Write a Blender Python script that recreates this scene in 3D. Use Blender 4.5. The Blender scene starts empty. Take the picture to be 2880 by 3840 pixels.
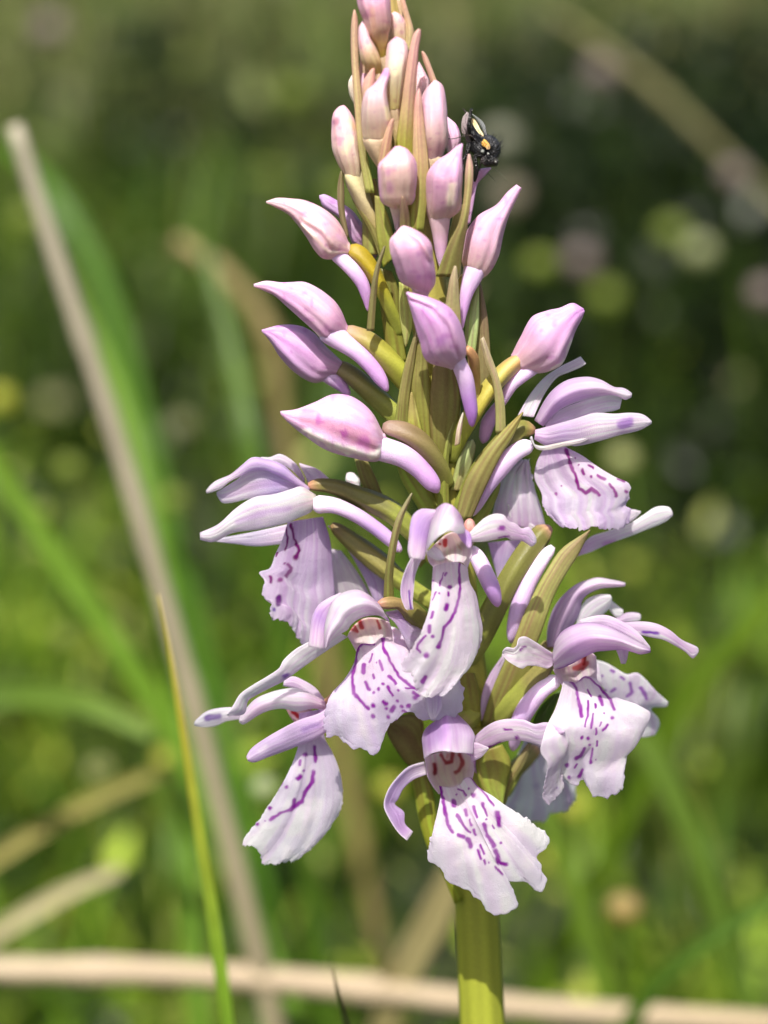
import bpy, math, random
import numpy as np
R = math.radians
random.seed(7)
rng = np.random.default_rng(11)
scn = bpy.context.scene
COL = scn.collection

# ------------------------------------------------------------------ camera, sky, sun, exposure
PITCH = R(14.0)              # looking down onto the meadow
DIST = 0.20                  # lens to flower spike
ZC = 0.262                   # height of the middle of the spike above the ground
CAMPOS = np.array([0.0, -DIST * math.cos(PITCH), ZC + DIST * math.sin(PITCH)])
cam = bpy.data.cameras.new('camera')
cam.sensor_fit = 'VERTICAL'; cam.sensor_height = 24.0; cam.lens = 60.0     # 80 mm tall frame at 200 mm
cam.clip_start = 0.005; cam.clip_end = 500
cam.dof.use_dof = True; cam.dof.focus_distance = DIST - 0.005; cam.dof.aperture_fstop = 13.5
camo = bpy.data.objects.new('camera', cam); COL.objects.link(camo)
camo.location = CAMPOS; camo.rotation_euler = (math.pi / 2 - PITCH, 0, 0)
scn.camera = camo

SUN_EL, SUN_AZ = R(55), R(-12)         # azimuth measured from the camera's side towards the right
sdir = np.array([math.sin(SUN_AZ) * math.cos(SUN_EL), -math.cos(SUN_AZ) * math.cos(SUN_EL), math.sin(SUN_EL)])
world = bpy.data.worlds.new('World'); scn.world = world; world.use_nodes = True
nt = world.node_tree; nt.nodes.clear()
sky = nt.nodes.new('ShaderNodeTexSky'); sky.sky_type = 'NISHITA'; sky.sun_disc = False
sky.sun_elevation = SUN_EL; sky.sun_rotation = math.atan2(sdir[0], sdir[1]); sky.air_density = 0.8; sky.dust_density = 4.0
bg = nt.nodes.new('ShaderNodeBackground'); bg.inputs[1].default_value = 0.10
wo = nt.nodes.new('ShaderNodeOutputWorld')
nt.links.new(sky.outputs[0], bg.inputs[0]); nt.links.new(bg.outputs[0], wo.inputs[0])
sl = bpy.data.lights.new('sun', 'SUN'); sl.energy = 5.0; sl.angle = R(0.53); sl.color = (1.0, 0.955, 0.88)
so = bpy.data.objects.new('sun', sl); COL.objects.link(so)
from mathutils import Vector
so.rotation_euler = Vector(tuple(sdir)).to_track_quat('Z', 'Y').to_euler(); so.location = (0.5, -0.5, 2)
scn.view_settings.view_transform = 'Standard'; scn.view_settings.look = 'None'
scn.view_settings.gamma = 1.0; scn.view_settings.exposure = 0.52
scn.render.engine = 'CYCLES'
scn.cycles.max_bounces = 6; scn.cycles.transmission_bounces = 4; scn.cycles.diffuse_bounces = 4; scn.cycles.transparent_max_bounces = 4
scn.cycles.use_denoising = True

# ------------------------------------------------------------------ helpers: from the frame to the place
S = 0.060 / 2880.0                     # metres per photograph pixel at the spike
CR = dict(A=(1200, 0, 600/1659), B=(1200, 400, 800/1659), C=(900, 700, 800/1659), D=(1300, 1200, 800/1659),
          E=(1400, 1800, 700/1548), Y=(1650, 350, 300/1659), G=(1350, 2500, 750/1238), H=(1900, 2100, 750/1659),
          I=(1700, 1250, 1000/1659), J=(700, 2150, 1000/1659), K=(700, 1600, 1100/1659), L=(900, 650, 1400/1659),
          Q=(0, 0, 2880/1659), P=(0, 0, 1.0))
RIGHT = np.array([1.0, 0, 0])
FWD = np.array([0, math.cos(PITCH), -math.sin(PITCH)])
UP = np.array([0, math.sin(PITCH), math.cos(PITCH)])

def rays(x, y):
    a = (np.asarray(x, float) - 1440) * S / DIST
    b = -(np.asarray(y, float) - 1920) * S / DIST
    return FWD + a[..., None] * RIGHT + b[..., None] * UP

def place(x, y, d):
    """photograph pixel + depth behind the stem's plane (in pixels of S metres) -> world point"""
    r = rays(x, y)
    t = (np.asarray(d, float) * S - CAMPOS[1]) / r[..., 1]
    return CAMPOS + r * t[..., None]

def place_m(x, y, depth_m):
    return place(np.asarray(x, float), np.asarray(y, float), np.full(np.shape(x), depth_m / S))

def src(c, pts):
    o = CR[c]; p = np.asarray(pts, float)
    q = p.copy(); q[:, 0] = o[0] + p[:, 0] * o[2]; q[:, 1] = o[1] + p[:, 1] * o[2]
    return q

def spl(p, t):
    """Catmull-Rom through the points p at parameters t in 0..1 (chord length)"""
    p = np.asarray(p, float)
    if p.ndim == 1: p = p[:, None]
    n = len(p)
    if n == 1: return np.repeat(p, len(t), 0)
    dd = np.linalg.norm(np.diff(p, axis=0), axis=1); dd = np.maximum(dd, 1e-9)
    if p.shape[1] == 1: dd = np.ones(n - 1)
    k = np.concatenate([[0], np.cumsum(dd)]); k /= k[-1]
    m = np.zeros_like(p)
    for i in range(n):
        a, b = max(i - 1, 0), min(i + 1, n - 1)
        m[i] = (p[b] - p[a]) / (k[b] - k[a])
    i = np.clip(np.searchsorted(k, t, 'right') - 1, 0, n - 2)
    h = (k[i + 1] - k[i]); s = ((t - k[i]) / h)[:, None]; h = h[:, None]
    return ((2*s**3 - 3*s**2 + 1) * p[i] + (s**3 - 2*s**2 + s) * h * m[i]
            + (-2*s**3 + 3*s**2) * p[i + 1] + (s**3 - s**2) * h * m[i + 1])

def cspl(col, t):
    """colours evenly spaced along t"""
    c = np.array(col, float); k = np.linspace(0, 1, len(c)) if len(c) > 1 else np.array([0.0])
    return np.stack([np.interp(t, k, c[:, j]) for j in range(3)], -1)

def lin(v):
    v = np.asarray(v, float) / 255.0
    return np.where(v <= 0.04045, v / 12.92, ((v + 0.055) / 1.055) ** 2.4)

def vnoise(x, y, seed=0):
    """smooth value noise"""
    g = np.random.default_rng(seed).random((64, 64))
    xi = np.floor(x).astype(int); yi = np.floor(y).astype(int)
    fx = x - xi; fy = y - yi; fx = fx*fx*(3-2*fx); fy = fy*fy*(3-2*fy)
    a = g[xi % 64, yi % 64]; b = g[(xi+1) % 64, yi % 64]; c = g[xi % 64, (yi+1) % 64]; d = g[(xi+1) % 64, (yi+1) % 64]
    return (a*(1-fx)+b*fx)*(1-fy) + (c*(1-fx)+d*fx)*fy - 0.5

def colours(v, u, X, Y, col, edge=None, ec=None, marks=None, crop=None, vein=0.0, seed=0, mcol=(160, 40, 176), gam=0.88):
    c = (lin(cspl(col, v.ravel())) ** gam).reshape(v.shape + (3,))
    n = vnoise(X / 45.0, Y / 45.0, seed)[..., None]
    c = c * (1 + 0.16 * n)
    if vein:
        wv = u + 0.05 * vnoise(v * 3, u * 2, seed + 4)
        s = (vnoise(wv * 19 + 3, v * 1.2, seed + 5) + 0.6 * vnoise(wv * 44 + 7, v * 1.6, seed + 6))[..., None]
        c = c * (1 + vein * s * np.array([0.6, 1.3, 0.5]))
    if edge is not None:
        e = np.clip(np.abs(2 * u - 1), 0, 1) ** (ec or 8)
        e = np.maximum(e, np.clip((v - 0.9) / 0.1, 0, 1) ** 2)[..., None]
        c = c * (1 - e) + lin(edge) * e
    if marks:
        k = CR[crop][2]
        X = X + 9 * k * vnoise(X / 14, Y / 14, 91) ; Y = Y + 9 * k * vnoise(X / 14, Y / 14, 92)
        for mk in marks:
            w, pl = mk[0], mk[1]; mc = mk[2] if len(mk) > 2 else mcol
            st = mk[3] if len(mk) > 3 else 0.92
            p = src(crop, pl); D = np.full(X.shape, 1e9)
            if len(p) == 1: D = np.hypot(X - p[0, 0], Y - p[0, 1])
            for a, b in zip(p[:-1], p[1:]):
                ab = b - a; t = np.clip(((X - a[0]) * ab[0] + (Y - a[1]) * ab[1]) / (ab @ ab + 1e-9), 0, 1)
                D = np.minimum(D, np.hypot(X - a[0] - t * ab[0], Y - a[1] - t * ab[1]))
            r = w * k / 2 * 1.04 + 0.8
            r = r * (1 + 0.5 * vnoise(X / 22 + 3, Y / 22, 77)); st = st * (0.98 + 0.3 * vnoise(X / 40, Y / 40 + 7, 78))
            soft = 0.5 if np.mean(st) > 0.7 else 0.9
            f = np.clip((r * (1 + soft) - D) / (2 * soft * r), 0, 1); f = np.clip(f * f * (3 - 2 * f) * st, 0, 1)[..., None]
            c = c * (1 - f) + lin(mc) * f
    return np.clip(c, 0.002, 0.95)

def link(name, me, parent=None, mat=None):
    o = bpy.data.objects.new(name, me); COL.objects.link(o)
    if mat: me.materials.append(mat)
    if parent is not None: o.parent = parent
    return o

def mesh(name, V, F, C, origin=np.zeros(3), smooth=True):
    me = bpy.data.meshes.new(name)
    V = np.asarray(V, float) - origin
    F = np.asarray(F, np.int32)
    me.vertices.add(len(V)); me.vertices.foreach_set('co', V.astype(np.float32).ravel())
    k = F.shape[1]
    me.loops.add(F.size); me.loops.foreach_set('vertex_index', F.ravel())
    me.polygons.add(len(F)); me.polygons.foreach_set('loop_start', np.arange(0, F.size, k, dtype=np.int32))
    me.polygons.foreach_set('loop_total', np.full(len(F), k, np.int32))
    if smooth: me.polygons.foreach_set('use_smooth', np.ones(len(F), bool))
    if C is not None:
        a = me.color_attributes.new('Col', 'FLOAT_COLOR', 'POINT')
        a.data.foreach_set('color', np.concatenate([C, np.ones((len(C), 1))], 1).astype(np.float32).ravel())
    me.update(calc_edges=True); me.validate()
    return me

# ------------------------------------------------------------------ materials
def newmat(name):
    m = bpy.data.materials.new(name); m.use_nodes = True; n = m.node_tree.nodes; n.clear()
    return m, n, m.node_tree.links

def plant_mat(name, transl=0.3, rough=0.45, bump=0.25, scale=2600, var=0.12, spec=0.4, sss=0.0, simple=False):
    m, n, l = newmat(name)
    at = n.new('ShaderNodeVertexColor'); at.layer_name = 'Col'
    tc = n.new('ShaderNodeTexCoord')
    no = n.new('ShaderNodeTexNoise'); no.inputs['Scale'].default_value = scale; no.inputs['Detail'].default_value = 3
    l.new(tc.outputs['Object'], no.inputs['Vector'])
    mr = n.new('ShaderNodeMapRange'); mr.inputs[3].default_value = 1 - var; mr.inputs[4].default_value = 1 + var
    l.new(no.outputs['Fac'], mr.inputs[0])
    mx = n.new('ShaderNodeVectorMath'); mx.operation = 'SCALE'
    l.new(at.outputs[0], mx.inputs[0]); l.new(mr.outputs[0], mx.inputs[3])
    p = n.new('ShaderNodeBsdfPrincipled'); l.new(mx.outputs[0], p.inputs['Base Color'])
    rr = n.new('ShaderNodeMapRange'); rr.inputs[3].default_value = rough - 0.12; rr.inputs[4].default_value = rough + 0.15
    l.new(no.outputs['Fac'], rr.inputs[0]); l.new(rr.outputs[0], p.inputs['Roughness'])
    p.inputs['Specular IOR Level'].default_value = spec
    if sss:
        p.inputs['Subsurface Weight'].default_value = sss; p.inputs['Subsurface Scale'].default_value = 0.0007
        p.inputs['Subsurface Radius'].default_value = (1.0, 0.75, 0.8)
    if simple:
        no.inputs['Detail'].default_value = 0
    vo = n.new('ShaderNodeTexVoronoi'); vo.inputs['Scale'].default_value = scale * 2.2
    l.new(tc.outputs['Object'], vo.inputs['Vector'])
    ad = n.new('ShaderNodeMath'); ad.operation = 'ADD'; l.new(no.outputs['Fac'], ad.inputs[0]); l.new(vo.outputs['Distance'], ad.inputs[1])
    b = n.new('ShaderNodeBump'); b.inputs['Strength'].default_value = bump; b.inputs['Distance'].default_value = 0.00018
    l.new(ad.outputs[0], b.inputs['Height'])
    if not simple: l.new(b.outputs[0], p.inputs['Normal'])
    out = n.new('ShaderNodeOutputMaterial')
    if transl:
        t = n.new('ShaderNodeBsdfTranslucent')
        if not simple: l.new(b.outputs[0], t.inputs['Normal'])
        l.new(mx.outputs[0], t.inputs['Color'])
        mix = n.new('ShaderNodeMixShader'); mix.inputs[0].default_value = transl
        l.new(p.outputs[0], mix.inputs[1]); l.new(t.outputs[0], mix.inputs[2]); l.new(mix.outputs[0], out.inputs[0])
    else:
        l.new(p.outputs[0], out.inputs[0])
    return m

M_PETAL = plant_mat('petal', transl=0.66, rough=0.38, bump=0.30, scale=7000, var=0.04, spec=0.5)
M_BUD = plant_mat('bud', transl=0.0, rough=0.40, bump=0.34, scale=7500, var=0.09, spec=0.5, sss=0.5)
M_GREEN = plant_mat('green_stalk', transl=0.0, rough=0.42, bump=0.2, scale=6000, var=0.2, spec=0.4)
M_BRACT = plant_mat('bract', transl=0.5, rough=0.42, bump=0.12, scale=4200, var=0.16, spec=0.4)
M_GRASS = plant_mat('grass', transl=0.40, rough=0.36, bump=0.1, scale=500, var=0.15, spec=0.22, simple=True)
M_STRAW = plant_mat('straw', transl=0.10, rough=0.5, bump=0.2, scale=900, var=0.2, spec=0.35)
M_FLY = plant_mat('fly_body', transl=0.0, rough=0.32, bump=0.6, scale=5000, var=0.4, spec=0.6)

def ground_mat():
    m, n, l = newmat('meadow_floor')
    tc = n.new('ShaderNodeTexCoord'); no = n.new('ShaderNodeTexNoise'); no.inputs['Scale'].default_value = 14; no.inputs['Detail'].default_value = 10
    l.new(tc.outputs['Object'], no.inputs['Vector'])
    cr = n.new('ShaderNodeValToRGB'); e = cr.color_ramp.elements
    e[0].position = 0.3; e[0].color = (0.012, 0.014, 0.006, 1); e[1].position = 0.75; e[1].color = (0.05, 0.055, 0.016, 1)
    x = e.new(0.55); x.color = (0.025, 0.035, 0.009, 1)
    l.new(no.outputs['Fac'], cr.inputs[0])
    p = n.new('ShaderNodeBsdfPrincipled'); p.inputs['Roughness'].default_value = 0.9; l.new(cr.outputs[0], p.inputs['Base Color'])
    b = n.new('ShaderNodeBump'); b.inputs['Distance'].default_value = 0.02; l.new(no.outputs['Fac'], b.inputs['Height']); l.new(b.outputs[0], p.inputs['Normal'])
    o = n.new('ShaderNodeOutputMaterial'); l.new(p.outputs[0], o.inputs[0])
    return m

def tag(o, label=None, cat=None, group=None, kind=None):
    if label: o['label'] = label
    if cat: o['category'] = cat
    if group: o['group'] = group
    if kind: o['kind'] = kind
    return o

# ------------------------------------------------------------------ shapes
_seed = [100]
def nseed():
    _seed[0] += 1; return _seed[0]

def shell(name, X, Y, Dp, U, Vv, C, parent, mat, thick=10.0):
    """thin closed petal or bract from a grid of pixel positions and depths"""
    P = place(X, Y, Dp)
    gv = np.gradient(P, axis=0); gu = np.gradient(P, axis=1)
    N = np.cross(gu, gv); N /= np.linalg.norm(N, axis=2, keepdims=True) + 1e-15
    flip = N[..., 1].mean() > 0
    if flip: N = -N
    e = np.minimum(np.minimum(U, 1 - U) / 0.09, (1 - Vv) / 0.07); e = np.sqrt(np.clip(e, 0.03, 1))
    off = (min(thick, 6.0) * S * 0.5 * e)[..., None] * N
    nv, nu = X.shape
    V = np.concatenate([(P + off).reshape(-1, 3), (P - off).reshape(-1, 3)])
    i = np.arange(nv * nu).reshape(nv, nu); n = nv * nu
    f = np.stack([i[:-1, :-1], i[1:, :-1], i[1:, 1:], i[:-1, 1:]], -1).reshape(-1, 4)
    b = f[:, ::-1] + n
    bd = np.concatenate([i[0, :], i[1:, -1], i[-1, -2::-1], i[-2:0:-1, 0]]); bn = np.roll(bd, -1)
    r = np.stack([bd, bn, bn + n, bd + n], -1)
    F = np.concatenate([f, b, r])
    if flip: F = F[:, ::-1]
    me = mesh(name, V, F, np.concatenate([C.reshape(-1, 3)] * 2), ORI)
    return link(name, me, parent, mat)

def sheet(name, crop, L, Rr, parent, col, d=(0,), tilt=(0,), cup=0.0, res=(44, 22), top=None, bottom=None, thick=6.0,
          ripple=4.0, rip_u=0.0, edge=None, ec=10, marks=None, vein=0.26, mat=None, mcol=(160, 40, 176), keel=0.0, curl=0.0, fine=0.0, gain=1.0):
    nv, nu = res; sd = nseed()
    v = np.linspace(0, 1, nv + 1); u = np.linspace(0, 1, nu + 1)
    l = spl(src(crop, L), v); r = spl(src(crop, Rr), v)
    t = spl(src(crop, top), u) if top is not None else l[:1] * (1 - u[:, None]) + r[:1] * u[:, None]
    if bottom is not None: b = spl(src(crop, bottom), u)
    else: b = l[-1:] * (1 - u[:, None]) + r[-1:] * u[:, None]
    t[0] = l[0]; t[-1] = r[0]; l[-1] = b[0]; r[-1] = b[-1]
    U, V = np.meshgrid(u, v); u3 = U[..., None]; v3 = V[..., None]
    XY = ((1 - v3) * t[None] + v3 * b[None] + (1 - u3) * l[:, None] + u3 * r[:, None]
          - ((1 - u3) * (1 - v3) * t[0] + u3 * (1 - v3) * t[-1] + (1 - u3) * v3 * b[0] + u3 * v3 * b[-1]))
    X, Y = XY[..., 0], XY[..., 1]
    if rip_u:                                             # small teeth along the free margin
        em = np.maximum(V, np.abs(2 * U - 1) * np.clip(V * 1.4, 0, 1)) ** 10
        Y = Y + em * (13 * vnoise(U * 30 + 5, V * 20, sd + 7) + 9 * vnoise(U * 63 + 5, V * 40, sd + 9)); X = X + em * (9 * vnoise(U * 31 + 9, V * 26, sd + 8) + 8 * vnoise(U * 58 + 9, V * 60, sd + 10))
    D = spl(np.array(d, float), v)[:, 0][:, None] + spl(np.array(tilt, float), v)[:, 0][:, None] * (U - 0.5)
    D = D - {'hood': 0.8, 'throat': 0.9, 'lip': 0.6, 'bract': 0.7}.get(name, 0.45) * cup * (1 - np.abs(2 * U - 1) ** 2.6) - keel * np.exp(-((U - 0.5) / 0.12) ** 2) + curl * np.abs(2 * U - 1) ** 4
    vr = 0.35 if name == 'lip' else 1.0
    if name == 'lip': ripple *= 0.55; rip_u *= 0.5; fine *= 0.35
    D = D + vr * (3.2 * vnoise(U * 15 + 2, V * 1.3, sd + 11) + 1.6 * vnoise(U * 34 + 2, V * 1.8, sd + 12))      # lengthwise veins
    D = D + ripple * 2.2 * vnoise(X / 75, Y / 75, sd)
    if rip_u: D = D + rip_u * V ** 1.3 * (np.sin(U * 21 + 2.5 * vnoise(V * 3, U * 2, sd + 1)) + 1.4 * vnoise(U * 13, V * 2.2, sd + 2) * 2)
    if fine: D = D + fine * vnoise(X / 16, Y / 16, sd + 3) * 2
    C = np.clip(colours(V, U, X, Y, col, edge, ec, marks, crop, vein, sd, mcol, 0.64 if mat is not M_BRACT else 0.74) * gain * (np.array([1.0, 0.955, 1.0]) if name == 'lip' else np.array([1.0, 0.97, 0.985])), 0.002, 0.92)
    return shell(name, X, Y, D, U, V, C, parent, mat or M_PETAL, thick)

def bud(name, crop, L, Rr, parent, col, d=(0,), ratio=0.9, marks=None, ridge=((0.9, 0.10), (2.3, 0.06)), edge=None, vein=0.08,
        round_base=0.22, mat=None, res=(60, 56), seams=()):
    nv, na = res; sd = nseed()
    v = np.linspace(0, 1, nv + 1)
    l = spl(src(crop, L), v); r = spl(src(crop, Rr), v)
    c = (l + r) / 2; h = (r - l) / 2
    w = np.linalg.norm(h, axis=1)
    dc = spl(np.array(d, float), v)[:, 0]
    # rounded base rows
    ax = c[0] - c[2]; ax /= np.linalg.norm(ax) + 1e-9
    nb = 5
    pre_c, pre_h = [], []
    for k in range(nb):
        a = (k + 0.35) / nb * math.pi / 2
        pre_c.append(c[0] + ax * w[0] * round_base * 2 * math.cos(a) * 1.0); pre_h.append(h[0] * math.sin(a))
    c = np.concatenate([np.array(pre_c), c]); h = np.concatenate([np.array(pre_h), h]); w = np.linalg.norm(h, axis=1)
    dc = np.concatenate([np.full(nb, dc[0]), dc]); vv = np.concatenate([np.zeros(nb), v])
    if crop == 'A': h = h * 1.14; w = w * 1.14
    a = np.linspace(0, 2 * math.pi, na, endpoint=False)
    k = np.ones((len(vv), na)) + 0.045 * np.cos(3 * a[None] + 2.0 + 0.8 * vv[:, None]) * np.sin(np.clip(vv[:, None], 0, 1) * math.pi) ** 0.5 + 0.012 * np.cos(14 * a[None] + 1.5 * vv[:, None])
    for a0, amp in ridge:
        da = (a[None] - a0 - 0.5 * (vv[:, None] - 0.5) + math.pi) % (2 * math.pi) - math.pi
        k = k + amp * np.exp(-(da / 0.2) ** 2) * np.sin(np.clip(vv[:, None] * 1.1, 0, 1) * math.pi) ** 0.5 - amp * 0.7 * np.exp(-((da - 0.34) / 0.22) ** 2)
    X = c[:, :1] + h[:, :1] * np.cos(a) * np.minimum(k, 1.04); Y = c[:, 1:] + h[:, 1:] * np.cos(a) * np.minimum(k, 1.04)
    D = dc[:, None] - ratio * w[:, None] * np.sin(a) * k
    X = X + 2.0 * vnoise(a[None] * 2 + vv[:, None] * 3, vv[:, None] * 9 + a[None] * 0, sd)
    front = (np.sin(a)[None] > -0.15)
    for mk in list(marks or ()) + list(seams):            # a pale sepal margin stands proud of the bud
        if len(mk[1]) < 3 or (len(mk) > 2 and min(mk[2]) < 170): continue
        p = src(crop, mk[1]); Ds = np.full(X.shape, 1e9); sg = np.zeros(X.shape)
        for q0, q1 in zip(p[:-1], p[1:]):
            ab = q1 - q0; tt = np.clip(((X - q0[0]) * ab[0] + (Y - q0[1]) * ab[1]) / (ab @ ab + 1e-9), 0, 1)
            dx = X - q0[0] - tt * ab[0]; dy = Y - q0[1] - tt * ab[1]; dn = np.hypot(dx, dy)
            cr = np.sign(ab[0] * dy - ab[1] * dx); sg = np.where(dn < Ds, cr, sg); Ds = np.minimum(Ds, dn)
        w0 = mk[0] * CR[crop][2] * 0.6
        D = D - front * (7 * np.exp(-(Ds / w0) ** 2) - 6 * np.exp(-((Ds - 2.0 * w0) / (1.3 * w0)) ** 2) * (sg > 0))
    U = np.broadcast_to((np.cos(a)[None] + 1) / 2, X.shape); VV = np.broadcast_to(vv[:, None], X.shape)
    C = colours(VV, U, X, Y, col, edge, 14, marks, crop, 0, sd)
    if vein:
        s = (vnoise(np.broadcast_to(a[None] * 6.2, X.shape), VV * 1.6, sd + 9) + vnoise(np.broadcast_to(a[None] * 15.0, X.shape), VV * 2.2, sd + 10))[..., None]
        C = np.clip(C * (1 + vein * 2.2 * s * np.array([0.5, 1.3, 0.6])), 0.002, 0.95)
        bl = np.clip((vnoise(X / 26, Y / 20, sd + 13) - 0.28) * 6, 0, 1)[..., None]
        C = C * (1 - 0.35 * bl * np.array([0.5, 1.0, 0.45]))          # faint darker blotches
    C = np.clip(C * np.array([1.07, 1.0, 0.93]), 0.002, 0.93)
    P = place(X, Y, D)
    nr = len(vv)
    V = np.concatenate([P.reshape(-1, 3), P[0].mean(0)[None], P[-1].mean(0)[None]])
    CC = np.concatenate([C.reshape(-1, 3), C[0].mean(0)[None], C[-1].mean(0)[None]])
    i = np.arange(nr * na).reshape(nr, na); j = np.roll(i, -1, 1)
    F = np.stack([i[:-1], j[:-1], j[1:], i[1:]], -1).reshape(-1, 4)
    c0, c1 = nr * na, nr * na + 1
    q = np.arange(0, na, 2)
    cap0 = np.stack([np.full(len(q), c0), i[0][(q + 2) % na], i[0][(q + 1) % na], i[0][q]], -1)
    cap1 = np.stack([np.full(len(q), c1), i[-1][q], i[-1][(q + 1) % na], i[-1][(q + 2) % na]], -1)
    F = np.concatenate([F, cap0, cap1])
    # outward orientation: signed volume
    A = V[F[:, 0]] - V.mean(0); B = V[F[:, 1]] - V.mean(0); Cc = V[F[:, 2]] - V.mean(0)
    if (A * np.cross(B, Cc)).sum() < 0: F = F[:, ::-1]
    return link(name, mesh(name, V, F, CC, ORI), parent, mat or M_BUD)

def tube_world(name, Pc, rad, C, parent, mat, na=18, ribs=0, amp=0.0, twist=0.0, origin=None, flat=1.0):
    n = len(Pc); T = np.gradient(Pc, axis=0); T /= np.linalg.norm(T, axis=1, keepdims=True) + 1e-15
    ref = np.array([0, 1.0, 0.0]); A = np.cross(T, ref); A /= np.linalg.norm(A, axis=1, keepdims=True) + 1e-12
    B = np.cross(T, A)
    a = np.linspace(0, 2 * math.pi, na, endpoint=False)
    t = np.linspace(0, 1, n)
    k = 1 + amp * np.cos(ribs * a[None] + twist * t[:, None]) if ribs else np.ones((n, na))
    V = Pc[:, None] + (rad[:, None] * k * np.cos(a))[..., None] * A[:, None] + (rad[:, None] * k * np.sin(a) * flat)[..., None] * B[:, None]
    C = np.repeat(C[:, None], na, 1) * (1 + 0.10 * np.cos(ribs * a[None] + twist * t[:, None])[..., None] if ribs else 1)
    C = C * (1 + 0.25 * vnoise(np.broadcast_to(a[None] * 2, (n, na)), np.broadcast_to(t[:, None] * 6, (n, na)), nseed())[..., None])
    i = np.arange(n * na).reshape(n, na); j = np.roll(i, -1, 1)
    F = np.stack([i[:-1], j[:-1], j[1:], i[1:]], -1).reshape(-1, 4)
    V2 = np.concatenate([V.reshape(-1, 3), Pc[:1], Pc[-1:]]); C2 = np.concatenate([C.reshape(-1, 3), C[0, :1], C[-1, :1]])
    q = np.arange(0, na, 2); c0, c1 = n * na, n * na + 1
    F = np.concatenate([F, np.stack([np.full(len(q), c0), i[0][(q+2) % na], i[0][(q+1) % na], i[0][q]], -1),
                        np.stack([np.full(len(q), c1), i[-1][q], i[-1][(q+1) % na], i[-1][(q+2) % na]], -1)])
    A_ = V2[F[:, 0]] - Pc.mean(0); B_ = V2[F[:, 1]] - Pc.mean(0); C_ = V2[F[:, 2]] - Pc.mean(0)
    if (A_ * np.cross(B_, C_)).sum() < 0: F = F[:, ::-1]
    return link(name, mesh(name, V2, F, np.clip(C2, 0.002, 0.95), ORI if origin is None else origin), parent, mat)

def tube(name, crop, pts, parent, col, d=(0,), mat=None, n=34, ribs=0, amp=0.0, twist=0.0, na=18, flat=1.0):
    """pts: (x, y, radius) in the crop's pixels"""
    t = np.linspace(0, 1, n)
    p = np.array(pts, float); q = src(crop, p[:, :2]); k = CR[crop][2]
    xyr = spl(np.column_stack([q, p[:, 2] * k]), t)
    D = spl(np.array(d, float), t)[:, 0]
    P = place(xyr[:, 0], xyr[:, 1], D)
    rad = np.maximum(xyr[:, 2], 1.0) * S * (DIST + D * S) / DIST
    rad[0] *= 0.55; rad[1] *= 0.85; rad[-1] *= 0.6
    C = lin(cspl(col, t))
    return tube_world(name, P, rad, C, parent, mat or M_GREEN, na, ribs, amp, twist, flat=flat)

WHITE = (243, 239, 246); LIL = (224, 194, 230); LILP = (238, 222, 240); DEEP = (202, 156, 212); PINK = (232, 194, 220)
OLIVE = (136, 142, 62); OLIVB = (130, 124, 68); YOL = (160, 164, 62); TAN = (190, 156, 128); CREAM = (232, 222, 190); ROSE = (214, 162, 150)
GRN = (150, 156, 62)
# ------------------------------------------------------------------ the orchid
base_xy = place(np.array([1818.0]), np.array([3900.0]), np.array([0.0]))[0]
ORI = np.array([base_xy[0] + 0.002, 0.0, 0.0])
orchid = bpy.data.objects.new('orchid', None); COL.objects.link(orchid); orchid.location = ORI; orchid.empty_display_size = 0.02
tag(orchid, 'pale lilac spotted orchid spike with purple-looped lips and closed buds above', 'orchid')

# stem: down to the ground
sp = src('P', [(1450, -120), (1480, 200), (1530, 600), (1590, 1000), (1650, 1500), (1690, 1900), (1728, 2300), (1766, 2700), (1788, 3400), (1812, 3900)])
sr = np.array([26, 44, 62, 72, 72, 68, 70, 78, 86, 90.])
w = spl(np.column_stack([sp, sr]), np.linspace(0, 1, 70))
Pst = place(w[:, 0], w[:, 1], np.zeros(len(w))); rst = w[:, 2] * S
zl = np.linspace(Pst[-1, 2], 0.0, 20)[1:]
Pst = np.concatenate([Pst, np.column_stack([np.linspace(Pst[-1, 0], ORI[0], 20)[1:], np.zeros(19), zl])])
rst = np.concatenate([rst, np.linspace(rst[-1], 0.0024, 20)[1:]])
Cst = lin(cspl(np.array([(176, 156, 96), (160, 150, 74), (146, 142, 60), (150, 154, 56), (146, 152, 50), (140, 146, 48)], float), np.linspace(0, 1, len(Pst))))
tube_world('stem', Pst, rst, Cst, orchid, M_GREEN, na=44, ribs=9, amp=0.012, twist=1.6)

def flower(crop, pts, d, col=((190, 140, 110), OLIVB, OLIVE)):
    col = [col[0]] + [c for c in col[1:] for _ in (0, 1, 2)]
    return tube('flower', crop, pts, orchid, col, d, ribs=6, amp=0.10, twist=5.0)

def bract(crop, L, Rr, col, d=(0,), cup=14, **k):
    col = [(c[0] * 0.96, c[1] * 1.03, c[2] * 0.96) for c in col]
    return sheet('bract', crop, L, Rr, orchid, col, d=d, cup=cup, res=(30, 12), mat=M_BRACT, thick=12, ripple=3, edge=None, vein=0.45, keel=5, gain=1.25, **k)

PURP = (160, 42, 176); RED = (190, 52, 66)

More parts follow.
